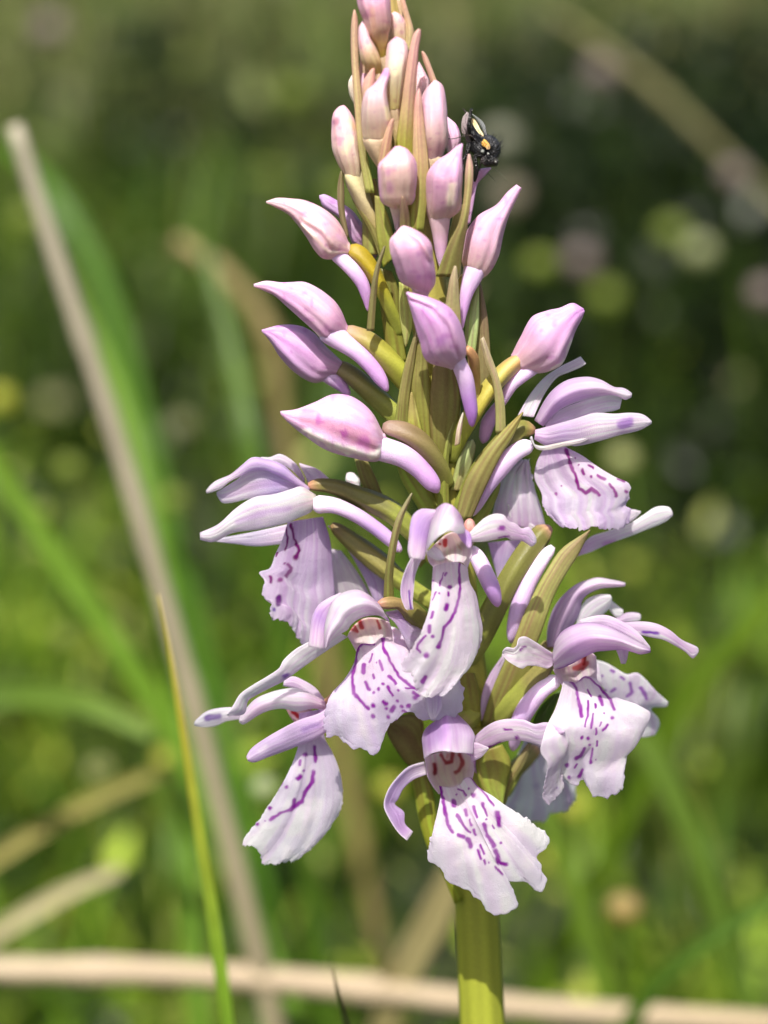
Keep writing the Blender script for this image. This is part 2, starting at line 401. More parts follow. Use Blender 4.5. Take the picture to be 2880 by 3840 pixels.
# ---- bottom flower facing the lens
f = flower('G', [(560, 420, 60), (600, 380, 60), (660, 330, 62), (700, 300, 60)], (-230, -160, -80))
sheet('lip', 'G', [(490, 738), (498, 800), (480, 900), (450, 1020), (420, 1150)],
      [(692, 690), (740, 750), (820, 800), (900, 858), (1000, 920), (1100, 985), (1150, 1010)], f,
      [(240, 230, 236), WHITE, (236, 232, 240), (230, 228, 238)], d=(-330, -400, -430, -420), tilt=(0, 30, 60), cup=46, res=(130, 130),
      top=[(490, 738), (560, 748), (620, 730), (650, 690), (692, 690)],
      bottom=[(420, 1150), (432, 1195), (500, 1262), (550, 1330), (620, 1366), (675, 1385), (700, 1415), (750, 1452), (790, 1510), (850, 1548), (900, 1526), (965, 1490),
              (970, 1440), (945, 1380), (900, 1330), (960, 1335), (1030, 1340), (1075, 1366), (1112, 1383), (1142, 1358), (1150, 1312), (1128, 1280), (1120, 1230), (1090, 1190), (1112, 1160), (1150, 1130), (1172, 1080), (1150, 1010)],
      ripple=9, rip_u=5, fine=2.2, thick=9, vein=0.14, marks=[
      (18, [(495, 735), (510, 800), (525, 900), (545, 980), (575, 1025)]), (14, [(630, 692), (660, 676), (690, 692), (740, 752), (790, 812), (825, 860)]),
      (14, [(600, 790)]), (10, [(610, 760), (640, 770), (655, 800)]), (13, [(675, 755)]), (24, [(700, 795)]), (26, [(578, 835), (578, 860)]), (18, [(655, 890), (660, 920)]),
      (16, [(700, 870), (725, 935)]), (16, [(760, 850), (785, 920)]), (28, [(850, 905), (860, 980)]), (14, [(600, 920), (650, 1000), (680, 1025)]), (14, [(680, 950), (690, 980)]),
      (14, [(705, 1010), (715, 1040)]), (20, [(765, 975), (790, 1050), (830, 1110)]), (16, [(870, 1090)]), (18, [(605, 1040), (640, 1055)]), (26, [(665, 1070), (682, 1110)]),
      (11, [(745, 1100), (770, 1160)]), (14, [(730, 1135), (750, 1190)]), (12, [(770, 1200), (775, 1220)]), (10, [(800, 1210)]), (22, [(840, 1140), (860, 1210), (905, 1222)]),
      (9, [(835, 1235), (880, 1285)]), (10, [(780, 945)]), (9, [(820, 980), (830, 1000)])])
sheet('throat', 'G', [(400, 565), (415, 670), (450, 740), (490, 790)], [(695, 560), (706, 640), (694, 700)], f,
      [(236, 210, 214), (240, 216, 206), (234, 212, 204), (226, 214, 206)], d=(-330, -290, -335), cup=-150, res=(60, 60),
      top=[(400, 565), (480, 535), (600, 525), (695, 560)], bottom=[(490, 790), (530, 752), (570, 752), (622, 732), (650, 696), (694, 700)], ripple=2, edge=(236, 222, 236), ec=6,
      marks=[(20, [(500, 545), (530, 590), (570, 582), (572, 530)], RED), (22, [(620, 540), (642, 590), (615, 640), (590, 655)], RED), (20, [(455, 600), (460, 660)], (170, 50, 70)), (14, [(540, 560), (545, 545)], (240, 190, 190))])
sheet('hood', 'G', [(460, 345), (405, 385), (384, 440), (388, 500), (396, 570)], [(610, 300), (680, 370), (712, 430), (706, 480), (700, 540)], f,
      [(206, 164, 220), (212, 176, 226), (224, 198, 234), LILP], d=(-260, -330, -410, -470), cup=120, res=(50, 50), top=[(460, 345), (520, 300), (570, 284), (610, 300)],
      bottom=[(396, 570), (450, 535), (520, 522), (600, 532), (640, 534), (700, 540)], ripple=8, keel=22, edge=WHITE, ec=14, marks=[(120, [(470, 400), (460, 470)], (176, 126, 204), 0.5)])
sheet('hood_petal', 'G', [(690, 462), (740, 475), (796, 502)], [(690, 590), (750, 560), (796, 508)], f, [LIL, LILP, WHITE], d=(-420, -470), cup=16)
sheet('sepal', 'G', [(396, 588), (300, 620), (225, 690), (170, 770), (148, 860), (180, 940), (240, 1030), (292, 1076)],
      [(410, 668), (330, 700), (265, 760), (236, 820), (215, 850), (272, 900), (278, 970), (328, 1022)], f,
      [LILP, (196, 170, 218), (190, 160, 214), (200, 164, 222), (214, 170, 230)], d=(-270, -310, -350, -390), tilt=(0, 50, 70), cup=-18, ripple=6, edge=WHITE, ec=16)
sheet('sepal', 'G', [(700, 440), (780, 370), (850, 335), (940, 322), (1020, 330), (1080, 355), (1140, 345), (1200, 352), (1268, 396)],
      [(735, 520), (800, 502), (870, 470), (940, 456), (1010, 460), (1080, 476), (1130, 492), (1190, 480), (1268, 405)], f,
      [LIL, LILP, (228, 210, 236), LIL], d=(-270, -330, -400, -470), cup=24, ripple=6, edge=(240, 230, 244), marks=[(14, [(900, 388), (940, 386)], PURP), (26, [(972, 435)], PURP), (14, [(800, 497), (870, 467)], PURP), (22, [(1210, 395)], PURP, 0.6)])
tube('spur', 'G', [(560, 470, 50), (610, 480, 55), (670, 520, 50), (720, 600, 38), (735, 660, 16)], f, [LIL, DEEP, DEEP], d=(-150, -140, -130, -120), mat=M_BUD)

# ---- right flower
f = flower('E', [(1490, 1440, 42), (1390, 1590, 80), (1260, 1750, 110), (1120, 1900, 118), (980, 2060, 90)], (-230, -190, -120, -30), col=((140, 116, 84), OLIVB, OLIVE, OLIVE))
sheet('lip', 'H', [(470, 1005), (450, 1090), (400, 1240), (340, 1360), (300, 1480), (282, 1592), (340, 1690), (316, 1800), (306, 1900), (318, 1980), (350, 2036)],
      [(745, 985), (820, 1098), (940, 1150), (1060, 1190), (1140, 1230), (1192, 1268), (1180, 1340), (1120, 1430), (1006, 1500), (1000, 1560), (966, 1640), (966, 1705)], f,
      [(232, 222, 234), WHITE, (236, 230, 240), (232, 226, 240)], d=(-310, -380, -440, -420, -400), tilt=(0, 60, 120, 40), cup=-38, res=(130, 130),
      top=[(470, 1005), (530, 1012), (580, 1018), (640, 968), (690, 965), (745, 985)],
      bottom=[(350, 2036), (420, 1962), (466, 1880), (462, 1790), (492, 1835), (540, 1856), (600, 1852), (640, 1832), (680, 1900), (730, 1960), (800, 1980), (870, 1948), (942, 1910), (970, 1850), (966, 1705)],
      ripple=14, rip_u=9, fine=2.2, thick=9, vein=0.12, marks=[
      (22, [(535, 1012), (575, 1060), (590, 1150)]), (30, [(590, 1150), (610, 1230), (620, 1300)]), (15, [(575, 1018), (640, 972), (690, 978), (760, 1040), (810, 1100)]), (22, [(810, 1100), (860, 1160), (890, 1240)]),
      (30, [(875, 1310)]), (22, [(800, 1410), (830, 1370)]), (28, [(775, 1140), (795, 1200)]), (13, [(670, 1080), (700, 1130)]), (12, [(675, 1170), (670, 1290), (650, 1380)]), (16, [(735, 1200), (740, 1230)]),
      (14, [(715, 1280), (700, 1390)]), (13, [(805, 1270)]), (13, [(740, 1400), (740, 1440)]), (10, [(780, 1350), (770, 1380)]), (24, [(620, 1470)]), (24, [(672, 1475)]), (22, [(640, 1560), (610, 1620), (570, 1645)]),
      (16, [(685, 1530)]), (14, [(745, 1500), (745, 1540)]), (14, [(715, 1560), (690, 1680)]), (34, [(695, 1672)]), (30, [(500, 1700)]), (26, [(600, 1790), (625, 1740)]), (22, [(520, 1800)]), (11, [(580, 1690), (560, 1720)]),
      (12, [(740, 1650)]), (16, [(420, 1890)], (190, 150, 214), 0.6)])
sheet('throat', 'H', [(385, 912), (420, 980), (475, 1062)], [(742, 800), (748, 900), (748, 992)], f, [(234, 206, 208), (240, 224, 224), (238, 228, 232)], d=(-330, -270, -315), cup=-130, res=(50, 50),
      top=[(385, 912), (480, 885), (560, 850), (680, 765), (742, 800)], bottom=[(475, 1062), (530, 1014), (580, 1020), (650, 968), (748, 992)], ripple=2, edge=(240, 228, 240), ec=6,
      marks=[(30, [(640, 800), (630, 860), (560, 892), (640, 898), (668, 850)], (214, 110, 104)), (18, [(655, 790), (640, 860)], (176, 44, 40))])
sheet('hood', 'H', [(385, 760), (410, 660), (470, 585), (560, 537), (680, 516), (800, 535), (930, 592), (1060, 662), (1150, 712), (1194, 742)],
      [(390, 915), (480, 888), (560, 852), (650, 802), (740, 762), (830, 752), (900, 746), (970, 745), (1050, 766), (1110, 782), (1194, 765)], f,
      [LILP, (226, 198, 234), (230, 204, 236), (236, 216, 240), LILP], d=(-250, -360, -430, -430, -400), cup=95, res=(60, 36), ripple=8, edge=(216, 188, 228), keel=26, marks=[(10, [(395, 912), (480, 886), (560, 850)], (160, 90, 190), 0.8), (16, [(470, 640), (640, 560), (820, 580), (1000, 680)], WHITE, 0.4)])
sheet('hood_petal', 'H', [(600, 500), (720, 465), (830, 458), (960, 510), (1080, 590), (1192, 724)], [(640, 560), (800, 565), (950, 622), (1080, 690), (1192, 752)], f, [LILP, (226, 200, 234), LILP], d=(-300, -340, -330), cup=30)
sheet('hood_petal', 'H', [(905, 735), (930, 800), (952, 862)], [(1012, 750), (1000, 820), (985, 862)], f, [LIL, LILP], d=(-400, -410), cup=10)
sheet('sepal', 'H', [(385, 775), (300, 720), (220, 668), (150, 634), (100, 650), (88, 700), (60, 730), (0, 724), (-36, 760)],
      [(380, 876), (340, 900), (250, 880), (170, 880), (130, 902), (60, 870), (0, 830), (-36, 785)], f, [LIL, LILP, WHITE, LILP], d=(-290, -350, -390, -400), cup=-24, ripple=10, fine=3, edge=WHITE, marks=[(14, [(110, 740), (150, 712)], PURP)])
sheet('sepal', 'H', [(950, 522), (1100, 510), (1230, 525), (1350, 580), (1450, 660), (1580, 722), (1592, 748)], [(1060, 608), (1200, 642), (1300, 662), (1400, 712), (1490, 768), (1545, 816), (1592, 762)], f,
      [LIL, LILP, LIL, LILP], d=(-260, -230, -210), cup=20, edge=WHITE, ec=8, marks=[(20, [(1125, 596), (1190, 598), (1250, 610)], (130, 60, 190))])
tube('spur', 'H', [(430, 985, 62), (290, 1075, 76), (175, 1215, 82), (105, 1350, 76), (60, 1530, 44), (50, 1580, 16)], f, [LILP, LIL, (206, 174, 222), LIL], d=(-230, -220, -180, -120), mat=M_BUD)

# ---- flower behind the right one
f = flower('H', [(400, 690, 30), (330, 720, 50), (220, 900, 70), (80, 1100, 80)], (20, 0, -20, -30))
sheet('hood', 'H', [(335, 720), (338, 570), (380, 420), (460, 300), (580, 200), (700, 156), (760, 145), (880, 165), (985, 188)],
      [(430, 720), (520, 590), (600, 450), (640, 315), (760, 242), (890, 226), (985, 216)], f, [LIL, (220, 190, 228), (226, 198, 234), LILP, LILP], d=(10, -20, 0), cup=60, keel=14)
sheet('hood_petal', 'H', [(560, 600), (600, 430), (650, 340), (700, 306), (780, 284), (862, 290)], [(580, 640), (700, 520), (800, 450), (862, 385), (872, 310)], f, [LILP, WHITE, (244, 242, 248)], d=(0, -30), cup=40)
sheet('hood_petal', 'H', [(845, 320), (900, 360), (966, 418)], [(836, 390), (900, 470), (940, 474), (968, 432)], f, [WHITE, WHITE], d=(20,), cup=14)
sheet('sepal', 'H', [(880, 500), (990, 440), (1100, 444), (1112, 478)], [(940, 530), (1050, 512), (1100, 502), (1112, 482)], f, [LIL, WHITE], d=(20,), cup=14)
sheet('lip', 'H', [(735, 828), (800, 1060), (900, 1250), (1000, 1420)], [(1342, 1180), (1325, 1216), (1215, 1222), (1200, 1246), (1256, 1310), (1270, 1370), (1232, 1452)], f,
      [WHITE, (236, 232, 240), WHITE], d=(40, 90), cup=30, res=(70, 90), top=[(735, 828), (830, 858), (920, 910), (1000, 950), (1080, 938), (1160, 1000), (1240, 1090), (1342, 1180)],
      bottom=[(1000, 1420), (1090, 1456), (1130, 1472), (1232, 1452)], ripple=14, fine=3, marks=[(20, [(868, 915), (892, 925)]), (22, [(950, 968), (970, 990)]), (18, [(790, 960)]), (24, [(1020, 1020), (1040, 1090), (1000, 1130)]),
      (24, [(1110, 1060), (1140, 1100), (1160, 1150)]), (20, [(870, 1090), (900, 1070)]), (18, [(820, 1080)])], mcol=(160, 80, 190))

sheet('throat', 'H', [(400, 680), (600, 790), (760, 860)], [(420, 770), (620, 950), (800, 1060)], f, [LIL, LILP, WHITE], d=(10, 30, 40), cup=20)

# ---- flower on the far side of the stem, seen through
f = flower('G', [(1100, 500, 40), (1040, 560, 50), (960, 640, 55), (870, 780, 60)], (180, 120, 60))
sheet('lip', 'H', [(150, 1480), (60, 1700), (0, 1900), (-140, 2060)], [(330, 1550), (480, 1750), (560, 1850), (572, 1910)], f, [(226, 222, 232), (222, 222, 226), (224, 224, 228)], d=(200, 260), cup=24, res=(60, 60),
      bottom=[(-140, 2060), (100, 2172), (300, 2166), (355, 2120), (362, 2092), (440, 2090), (510, 2062), (560, 2000), (572, 1910)], ripple=14, rip_u=6,
      marks=[(30, [(100, 1800)], (170, 150, 190), 0.5), (40, [(240, 1870)], (180, 170, 200), 0.5), (30, [(60, 2060)], (180, 170, 200), 0.5)])

# ---- left front flower
f = flower('J', [(1190, 190, 26), (1260, 185, 40), (1320, 190, 34), (1400, 240, 60), (1560, 420, 70)], (-330, -280, -200, -60), col=((176, 124, 110), (140, 120, 76), (110, 108, 50), OLIVE))
sheet('lip', 'J', [(1055, 490), (1040, 560), (980, 660), (900, 750), (862, 850), (850, 940), (865, 1020)],
      [(1285, 430), (1370, 470), (1400, 540), (1480, 600), (1600, 620), (1690, 650), (1724, 732)], f, [(236, 222, 232), (232, 222, 238), (228, 220, 238), (222, 214, 236)],
      d=(-300, -360, -390, -380), tilt=(0, 20, 60), cup=60, res=(130, 130), top=[(1055, 490), (1090, 440), (1165, 440), (1215, 402), (1285, 430)],
      bottom=[(865, 1020), (940, 1014), (1000, 1062), (1060, 1096), (1100, 1094), (1150, 1130), (1190, 1120), (1212, 1070), (1260, 960), (1330, 890), (1390, 868), (1450, 905), (1520, 916), (1590, 905), (1650, 902), (1690, 880), (1714, 815), (1724, 732)],
      ripple=9, rip_u=5, fine=2.0, thick=9, vein=0.14, marks=[(16, [(1165, 440), (1100, 430), (1070, 460), (1055, 560), (1030, 650), (1040, 750), (1090, 800), (1130, 840)]),
      (16, [(1218, 402), (1225, 470), (1270, 560), (1320, 640), (1390, 700), (1430, 720)]), (9, [(1360, 715), (1420, 715)]), (34, [(1425, 770)]), (18, [(1410, 740), (1440, 760)]), (10, [(1160, 500), (1140, 550)]),
      (18, [(1105, 570), (1100, 620)]), (14, [(1200, 545), (1220, 600)]), (9, [(1180, 555)]), (11, [(1165, 630), (1172, 655)]), (16, [(1260, 640), (1300, 690)]), (20, [(1110, 680), (1135, 720)]), (15, [(1220, 690)]), (17, [(1195, 720)]),
      (15, [(1165, 745)]), (18, [(1250, 710), (1280, 755)]), (15, [(1315, 725)]), (25, [(1160, 825)]), (27, [(1160, 885)]), (16, [(1225, 795), (1240, 808)]), (17, [(1310, 790)]), (24, [(1275, 850), (1290, 830)]), (26, [(1255, 890)]),
      (14, [(1240, 840)]), (18, [(1340, 825)]), (25, [(1380, 825)]), (12, [(1345, 855), (1370, 868)]), (13, [(1300, 915)])])
sheet('lip_lobe', 'E', [(425, 1785), (440, 1900), (475, 1984)], [(572, 1790), (566, 1900), (505, 1986)], f, [(206, 186, 222), (218, 204, 230), WHITE], d=(-420, -450), cup=24, edge=WHITE, ec=7, thick=8)
sheet('throat', 'J', [(1000, 392), (1030, 440), (1058, 492)], [(1262, 305), (1284, 380), (1288, 432)], f, [(240, 208, 196), (240, 220, 216), (238, 224, 232)], d=(-330, -270, -305), cup=-110, res=(50, 50),
      top=[(1000, 392), (1040, 330), (1100, 285), (1180, 280), (1262, 305)], bottom=[(1058, 492), (1095, 444), (1165, 444), (1218, 404), (1288, 432)], ripple=2, edge=(238, 224, 236), ec=6,
      marks=[(16, [(1020, 345), (1050, 360)], RED), (16, [(1045, 330), (1062, 362)], RED), (24, [(1078, 300), (1088, 332)], (186, 50, 60)), (14, [(1190, 295), (1205, 340)], RED)])
sheet('hood', 'J', [(1190, 185), (1130, 132), (1060, 101), (980, 116), (920, 160), (880, 240), (858, 340), (860, 470)], [(1262, 300), (1190, 262), (1100, 272), (1030, 312), (1000, 352), (950, 382), (900, 420), (866, 474)], f,
      [LILP, LILP, WHITE, WHITE, LILP], d=(-330, -400, -440, -440), cup=110, res=(50, 36), ripple=8, edge=WHITE, keel=14, marks=[(30, [(1180, 270), (1255, 290)], (186, 140, 214), 0.7)])
sheet('hood_petal', 'J', [(960, 118), (870, 160), (810, 210), (776, 290), (765, 370), (757, 455)], [(960, 190), (905, 260), (876, 350), (868, 420), (862, 474)], f, [LILP, LIL, (198, 156, 226), LIL, LILP], d=(-400, -430, -450), cup=34, edge=WHITE, ec=9)
sheet('sepal', 'J', [(900, 345), (760, 425), (680, 470), (602, 540), (575, 590), (500, 642), (400, 702), (332, 752), (290, 820), (248, 880)],
      [(1002, 396), (900, 462), (800, 530), (700, 602), (600, 672), (500, 722), (430, 760), (382, 792), (360, 872), (265, 892)], f, [WHITE, WHITE, LILP, WHITE, LILP], d=(-300, -360, -400, -430), tilt=(20, 60), cup=20, ripple=9, fine=3, edge=WHITE,
      marks=[(20, [(600, 640), (630, 625)], (150, 90, 200), 0.8)])
sheet('sepal', 'E', [(100, 1095), (200, 1075), (330, 1069), (400, 1090), (428, 1150), (422, 1250)], [(140, 1140), (190, 1200), (245, 1300), (300, 1405), (360, 1400), (418, 1258)], f,
      [LIL, (200, 172, 220), (214, 198, 220), (222, 210, 214)], d=(-290, -240, -200), tilt=(-20, -40), cup=24, edge=WHITE)
tube('spur', 'J', [(1180, 380, 60), (1290, 400, 60), (1350, 480, 50), (1400, 600, 40), (1420, 700, 18)], f, [LILP, LIL, DEEP], d=(-130, -120, -110, -100), mat=M_BUD)

# ---- lower left flower
f = flower('J', [(860, 800, 30), (930, 790, 50), (1060, 780, 60), (1300, 800, 60), (1600, 860, 60)], (-200, -180, -140, -80))
sheet('lip', 'J', [(700, 870), (692, 1070), (670, 1150), (620, 1262), (570, 1350), (510, 1450), (440, 1545), (345, 1652)],
      [(850, 845), (858, 1020), (905, 1110), (942, 1200), (966, 1300), (970, 1400), (942, 1500), (900, 1570), (830, 1642)], f, [LIL, (230, 222, 238), (236, 232, 242), (238, 236, 244)],
      d=(-190, -230, -260, -280), tilt=(60, 110, 90), cup=44, res=(110, 90), bottom=[(345, 1652), (352, 1692), (400, 1702), (460, 1742), (470, 1800), (530, 1816), (600, 1806), (650, 1792), (700, 1770), (762, 1720), (830, 1642)],
      ripple=9, rip_u=4, fine=2, thick=9, vein=0.12, marks=[(18, [(790, 1080), (797, 1165)]), (25, [(735, 1130)]), (12, [(704, 1165), (698, 1190)]), (15, [(725, 1225)]), (26, [(690, 1275), (705, 1262)]), (21, [(620, 1330)]),
      (20, [(785, 1230), (780, 1300), (735, 1360), (715, 1420), (640, 1470), (580, 1490), (520, 1530)]), (20, [(665, 1410), (665, 1450)]), (9, [(605, 1275), (565, 1345)]), (22, [(515, 1460)]), (18, [(440, 1560)]), (9, [(490, 1540)])])
sheet('throat', 'J', [(620, 845), (650, 900), (700, 960)], [(760, 820), (790, 880), (800, 950)], f, [(226, 180, 184), (228, 200, 206)], d=(-200, -160), cup=-40, marks=[(26, [(660, 860), (690, 890)], RED)])
sheet('hood_petal', 'J', [(862, 792), (800, 712), (720, 662), (660, 641), (605, 664)], [(840, 830), (740, 760), (680, 720), (600, 700)], f, [LIL, LILP, LIL], d=(-180, -190), cup=24, edge=WHITE)
sheet('hood', 'J', [(858, 795), (780, 750), (680, 714), (600, 720), (520, 740), (430, 780), (370, 840), (325, 905)], [(868, 850), (780, 842), (680, 860), (600, 842), (520, 852), (450, 880), (390, 920), (350, 940), (326, 925)], f,
      [PINK, LILP, WHITE, (232, 212, 234), WHITE], d=(-200, -260, -280, -260), cup=60, ripple=8, edge=WHITE)
sheet('sepal', 'J', [(360, 835), (230, 835), (130, 856), (60, 910), (46, 938)], [(360, 905), (250, 920), (180, 950), (100, 957), (48, 946)], f, [LILP, (214, 208, 222), (218, 214, 226)], d=(-180, -150), cup=14, marks=[(34, [(125, 900), (205, 885)], (132, 96, 178), 0.85)])
sheet('sepal', 'J', [(900, 800), (840, 862), (700, 912), (600, 962), (480, 1032), (400, 1092), (370, 1142)], [(905, 960), (800, 1032), (700, 1072), (600, 1110), (500, 1146), (420, 1176), (382, 1168)], f,
      [LIL, (202, 174, 220), (206, 182, 224), (212, 188, 228)], d=(-255, -300, -360, -400), cup=34, ripple=6, edge=LILP, marks=[(30, [(730, 970), (820, 940)], (170, 130, 206), 0.6), (26, [(490, 1080), (450, 1110)], WHITE, 0.6)])
tube('spur', 'J', [(820, 880, 50), (900, 880, 55), (1000, 920, 50), (1080, 990, 36), (1110, 1030, 14)], f, [LIL, DEEP], d=(-180, -150, -120), mat=M_BUD)

# ---- centre flower, foremost
f = flower('E', [(800, 322, 26), (798, 370, 44), (800, 430, 56), (770, 520, 60), (690, 620, 60)], (-330, -330, -300, -180, -60), col=((196, 140, 130), (196, 140, 130), OLIVB, OLIVE))
sheet('lip', 'E', [(495, 722), (486, 850), (480, 950), (460, 1080), (420, 1200), (370, 1322), (330, 1382), (280, 1452), (234, 1542)],
      [(780, 722), (800, 850), (852, 950), (882, 1100), (906, 1230), (890, 1352), (832, 1470), (762, 1530), (690, 1582)], f, [(238, 226, 234), (240, 234, 242), WHITE, (240, 236, 246)],
      d=(-420, -470, -500, -530), tilt=(0, 120, 170, 60), cup=50, res=(130, 110), top=[(495, 722), (600, 690), (700, 682), (780, 722)],
      bottom=[(234, 1542), (250, 1582), (310, 1612), (350, 1712), (390, 1782), (440, 1802), (510, 1796), (590, 1782), (640, 1722), (682, 1672), (662, 1622), (690, 1582)],
      ripple=9, rip_u=7, fine=2.6, thick=9, vein=0.14, marks=[(17, [(720, 650), (710, 720), (708, 800), (715, 900)]), (20, [(715, 900), (710, 950), (685, 1060), (640, 1160), (580, 1220), (560, 1320), (530, 1390)]), (32, [(495, 690)]), (13, [(620, 676)]),
      (9, [(585, 770), (545, 880)]), (14, [(605, 772), (595, 795)]), (15, [(495, 840)]), (30, [(632, 888)]), (14, [(622, 935), (622, 960)]), (32, [(604, 1035), (600, 1075)]), (8, [(520, 930), (490, 1000)]), (11, [(545, 940)]), (18, [(495, 1095), (480, 1140)]),
      (26, [(465, 1210), (462, 1260)]), (24, [(490, 1295)]), (16, [(430, 1290), (370, 1360), (360, 1400), (390, 1430)]), (42, [(438, 1452)]), (32, [(428, 1635), (405, 1670)]), (28, [(530, 1385)])])
sheet('throat', 'E', [(440, 612), (462, 682), (500, 724)], [(770, 450), (818, 540), (812, 640), (782, 724)], f, [(238, 212, 208), (234, 218, 220), (240, 230, 234)], d=(-440, -370, -425), cup=-120, res=(50, 50),
      top=[(440, 612), (540, 510), (640, 440), (770, 450)], bottom=[(500, 724), (590, 692), (650, 690), (720, 680), (782, 724)], ripple=2, edge=(240, 230, 240), ec=6, marks=[(30, [(590, 495), (590, 530)], (200, 44, 50)), (20, [(548, 525)], RED), (14, [(700, 530), (735, 575)], (214, 190, 180), 0.6)])
sheet('hood', 'E', [(512, 250), (480, 350), (452, 470), (438, 592)], [(750, 370), (760, 410), (752, 445)], f, [LIL, LILP, WHITE, WHITE], d=(-420, -510, -540), cup=120, res=(44, 44),
      top=[(512, 250), (590, 197), (650, 214), (712, 282), (750, 370)], bottom=[(438, 592), (490, 522), (560, 455), (640, 425), (700, 446), (752, 445)], ripple=8, edge=WHITE, keel=14)
sheet('hood_petal', 'E', [(510, 246), (400, 240), (330, 290), (305, 372), (295, 480), (285, 582), (302, 648)], [(530, 290), (484, 372), (462, 452), (442, 542), (422, 652), (380, 655)], f, [LILP, (206, 170, 228), (198, 154, 228), LIL, LILP], d=(-440, -500, -520), cup=44, edge=WHITE, ec=8)
sheet('hood_petal', 'E', [(745, 395), (802, 440), (816, 520), (802, 562)], [(690, 440), (735, 505), (785, 560), (800, 566)], f, [LIL, (192, 148, 222), LIL], d=(-470, -500), cup=10)
sheet('hood_petal', 'E', [(438, 592), (462, 632), (530, 668), (585, 664)], [(520, 555), (560, 585), (582, 625), (589, 655)], f, [WHITE, WHITE], d=(-520, -560), cup=14)
sheet('sepal', 'E', [(315, 640), (270, 732), (232, 850), (228, 960), (262, 1060), (282, 1078)], [(405, 650), (372, 720), (346, 800), (336, 900), (326, 1000), (331, 1074)], f, [LILP, (206, 182, 222), LIL, LILP], d=(-430, -440), cup=-20, edge=WHITE, ec=12, marks=[(14, [(298, 920), (302, 1000), (314, 1060)], (140, 80, 190), 0.85)])
sheet('sepal', 'E', [(795, 440), (860, 370), (930, 310), (1010, 280), (1080, 290), (1122, 340), (1180, 360), (1230, 400), (1290, 390), (1340, 460), (1352, 500)],
      [(800, 512), (900, 512), (1000, 497), (1100, 477), (1150, 500), (1220, 500), (1282, 532), (1312, 552), (1350, 520)], f, [WHITE, WHITE, LILP, LIL, (226, 222, 240)], d=(-430, -430, -400), cup=24, ripple=9, edge=WHITE, marks=[(34, [(1055, 396), (1070, 396)], PURP), (12, [(1040, 478), (1125, 460)], PURP)])
tube('spur', 'E', [(790, 560, 46), (860, 640, 66), (930, 780, 72), (985, 900, 68), (1020, 1000, 46), (1032, 1048, 18)], f, [LILP, LIL, (190, 148, 210), DEEP], d=(-250, -270, -260, -230), mat=M_BUD)

# ---- left side flower
f = flower('K', [(688, 335, 32), (760, 330, 36), (850, 345, 45), (950, 385, 52), (1060, 430, 58), (1170, 490, 60), (1270, 590, 56), (1420, 760, 50)], (-100, -100, -90, -40), col=((180, 130, 106), (104, 98, 50), (108, 106, 52), OLIVE, OLIVE))
sheet('hood_petal', 'K', [(805, 292), (740, 240), (636, 206)], [(690, 330), (668, 275), (640, 220)], f, [LIL, LILP], d=(0,), cup=10)
sheet('hood_petal', 'K', [(665, 290), (620, 212), (530, 155), (470, 174), (420, 172)], [(665, 320), (600, 250), (540, 215), (425, 198)], f, [LIL, LILP, WHITE], d=(-20, 0), cup=16, edge=WHITE)
sheet('hood', 'K', [(695, 345), (620, 285), (540, 212), (440, 180), (370, 174), (310, 220), (250, 270), (160, 310), (108, 362)], [(690, 372), (600, 320), (520, 280), (440, 250), (360, 255), (300, 282), (240, 312), (190, 352), (112, 378)], f,
      [LIL, (208, 180, 232), (216, 192, 236), LILP, WHITE], d=(-90, -110, -60), cup=34, edge=WHITE, ec=7)
sheet('hood_petal', 'K', [(690, 350), (560, 262), (450, 222), (360, 242), (280, 302), (168, 372)], [(690, 380), (560, 372), (440, 392), (320, 416), (205, 432), (170, 386)], f, [LIL, (196, 174, 224), LILP, (222, 214, 234)], d=(-80, -90, -50), cup=20)
sheet('sepal', 'K', [(728, 385), (650, 338), (600, 350), (500, 380), (380, 400), (280, 460), (180, 550), (74, 600)], [(732, 420), (705, 480), (640, 512), (560, 546), (400, 582), (260, 602), (150, 652), (76, 640)], f,
      [(236, 228, 214), WHITE, (232, 220, 240), WHITE, LILP], d=(-120, -190, -200, -170), cup=44, edge=WHITE, ec=7, ripple=6, marks=[(24, [(280, 540), (450, 480), (580, 460)], (210, 176, 226), 0.5)])
sheet('sepal', 'K', [(600, 545), (400, 590), (165, 636)], [(545, 662), (400, 676), (270, 662), (160, 648)], f, [LILP, (212, 204, 228), (220, 214, 234)], d=(-20, 0), cup=14)
sheet('lip', 'K', [(572, 540), (540, 640), (502, 720), (470, 800), (410, 826), (440, 872), (424, 930), (442, 970), (482, 982), (470, 1062)], [(770, 510), (810, 640), (826, 800), (836, 950), (810, 1190)], f,
      [LIL, (216, 196, 226), (220, 204, 228), (218, 206, 226)], d=(-80, -70, -90), tilt=(60, 120), cup=36, res=(110, 80), bottom=[(470, 1062), (490, 1090), (550, 1100), (602, 1142), (622, 1192), (650, 1232), (720, 1252), (810, 1190)],
      ripple=9, rip_u=5, fine=2, marks=[(13, [(590, 555), (610, 640), (635, 700), (618, 740)]), (28, [(615, 742)]), (9, [(565, 560), (570, 650), (555, 700)]), (17, [(570, 780), (590, 800), (565, 845)]), (24, [(525, 865)]), (18, [(475, 850), (476, 875)]), (24, [(522, 965), (518, 1005)], (110, 20, 130)), (17, [(493, 1035)], (120, 80, 180)), (12, [(555, 770)]), (9, [(512, 710), (504, 735)])], mcol=(140, 24, 130))
tube('spur', 'K', [(715, 440, 56), (830, 445, 46), (940, 490, 43), (1050, 560, 41), (1150, 640, 38), (1212, 705, 18)], f, [LILP, LIL, (190, 156, 212), LIL], d=(-150, -140, -110, -90), mat=M_BUD)

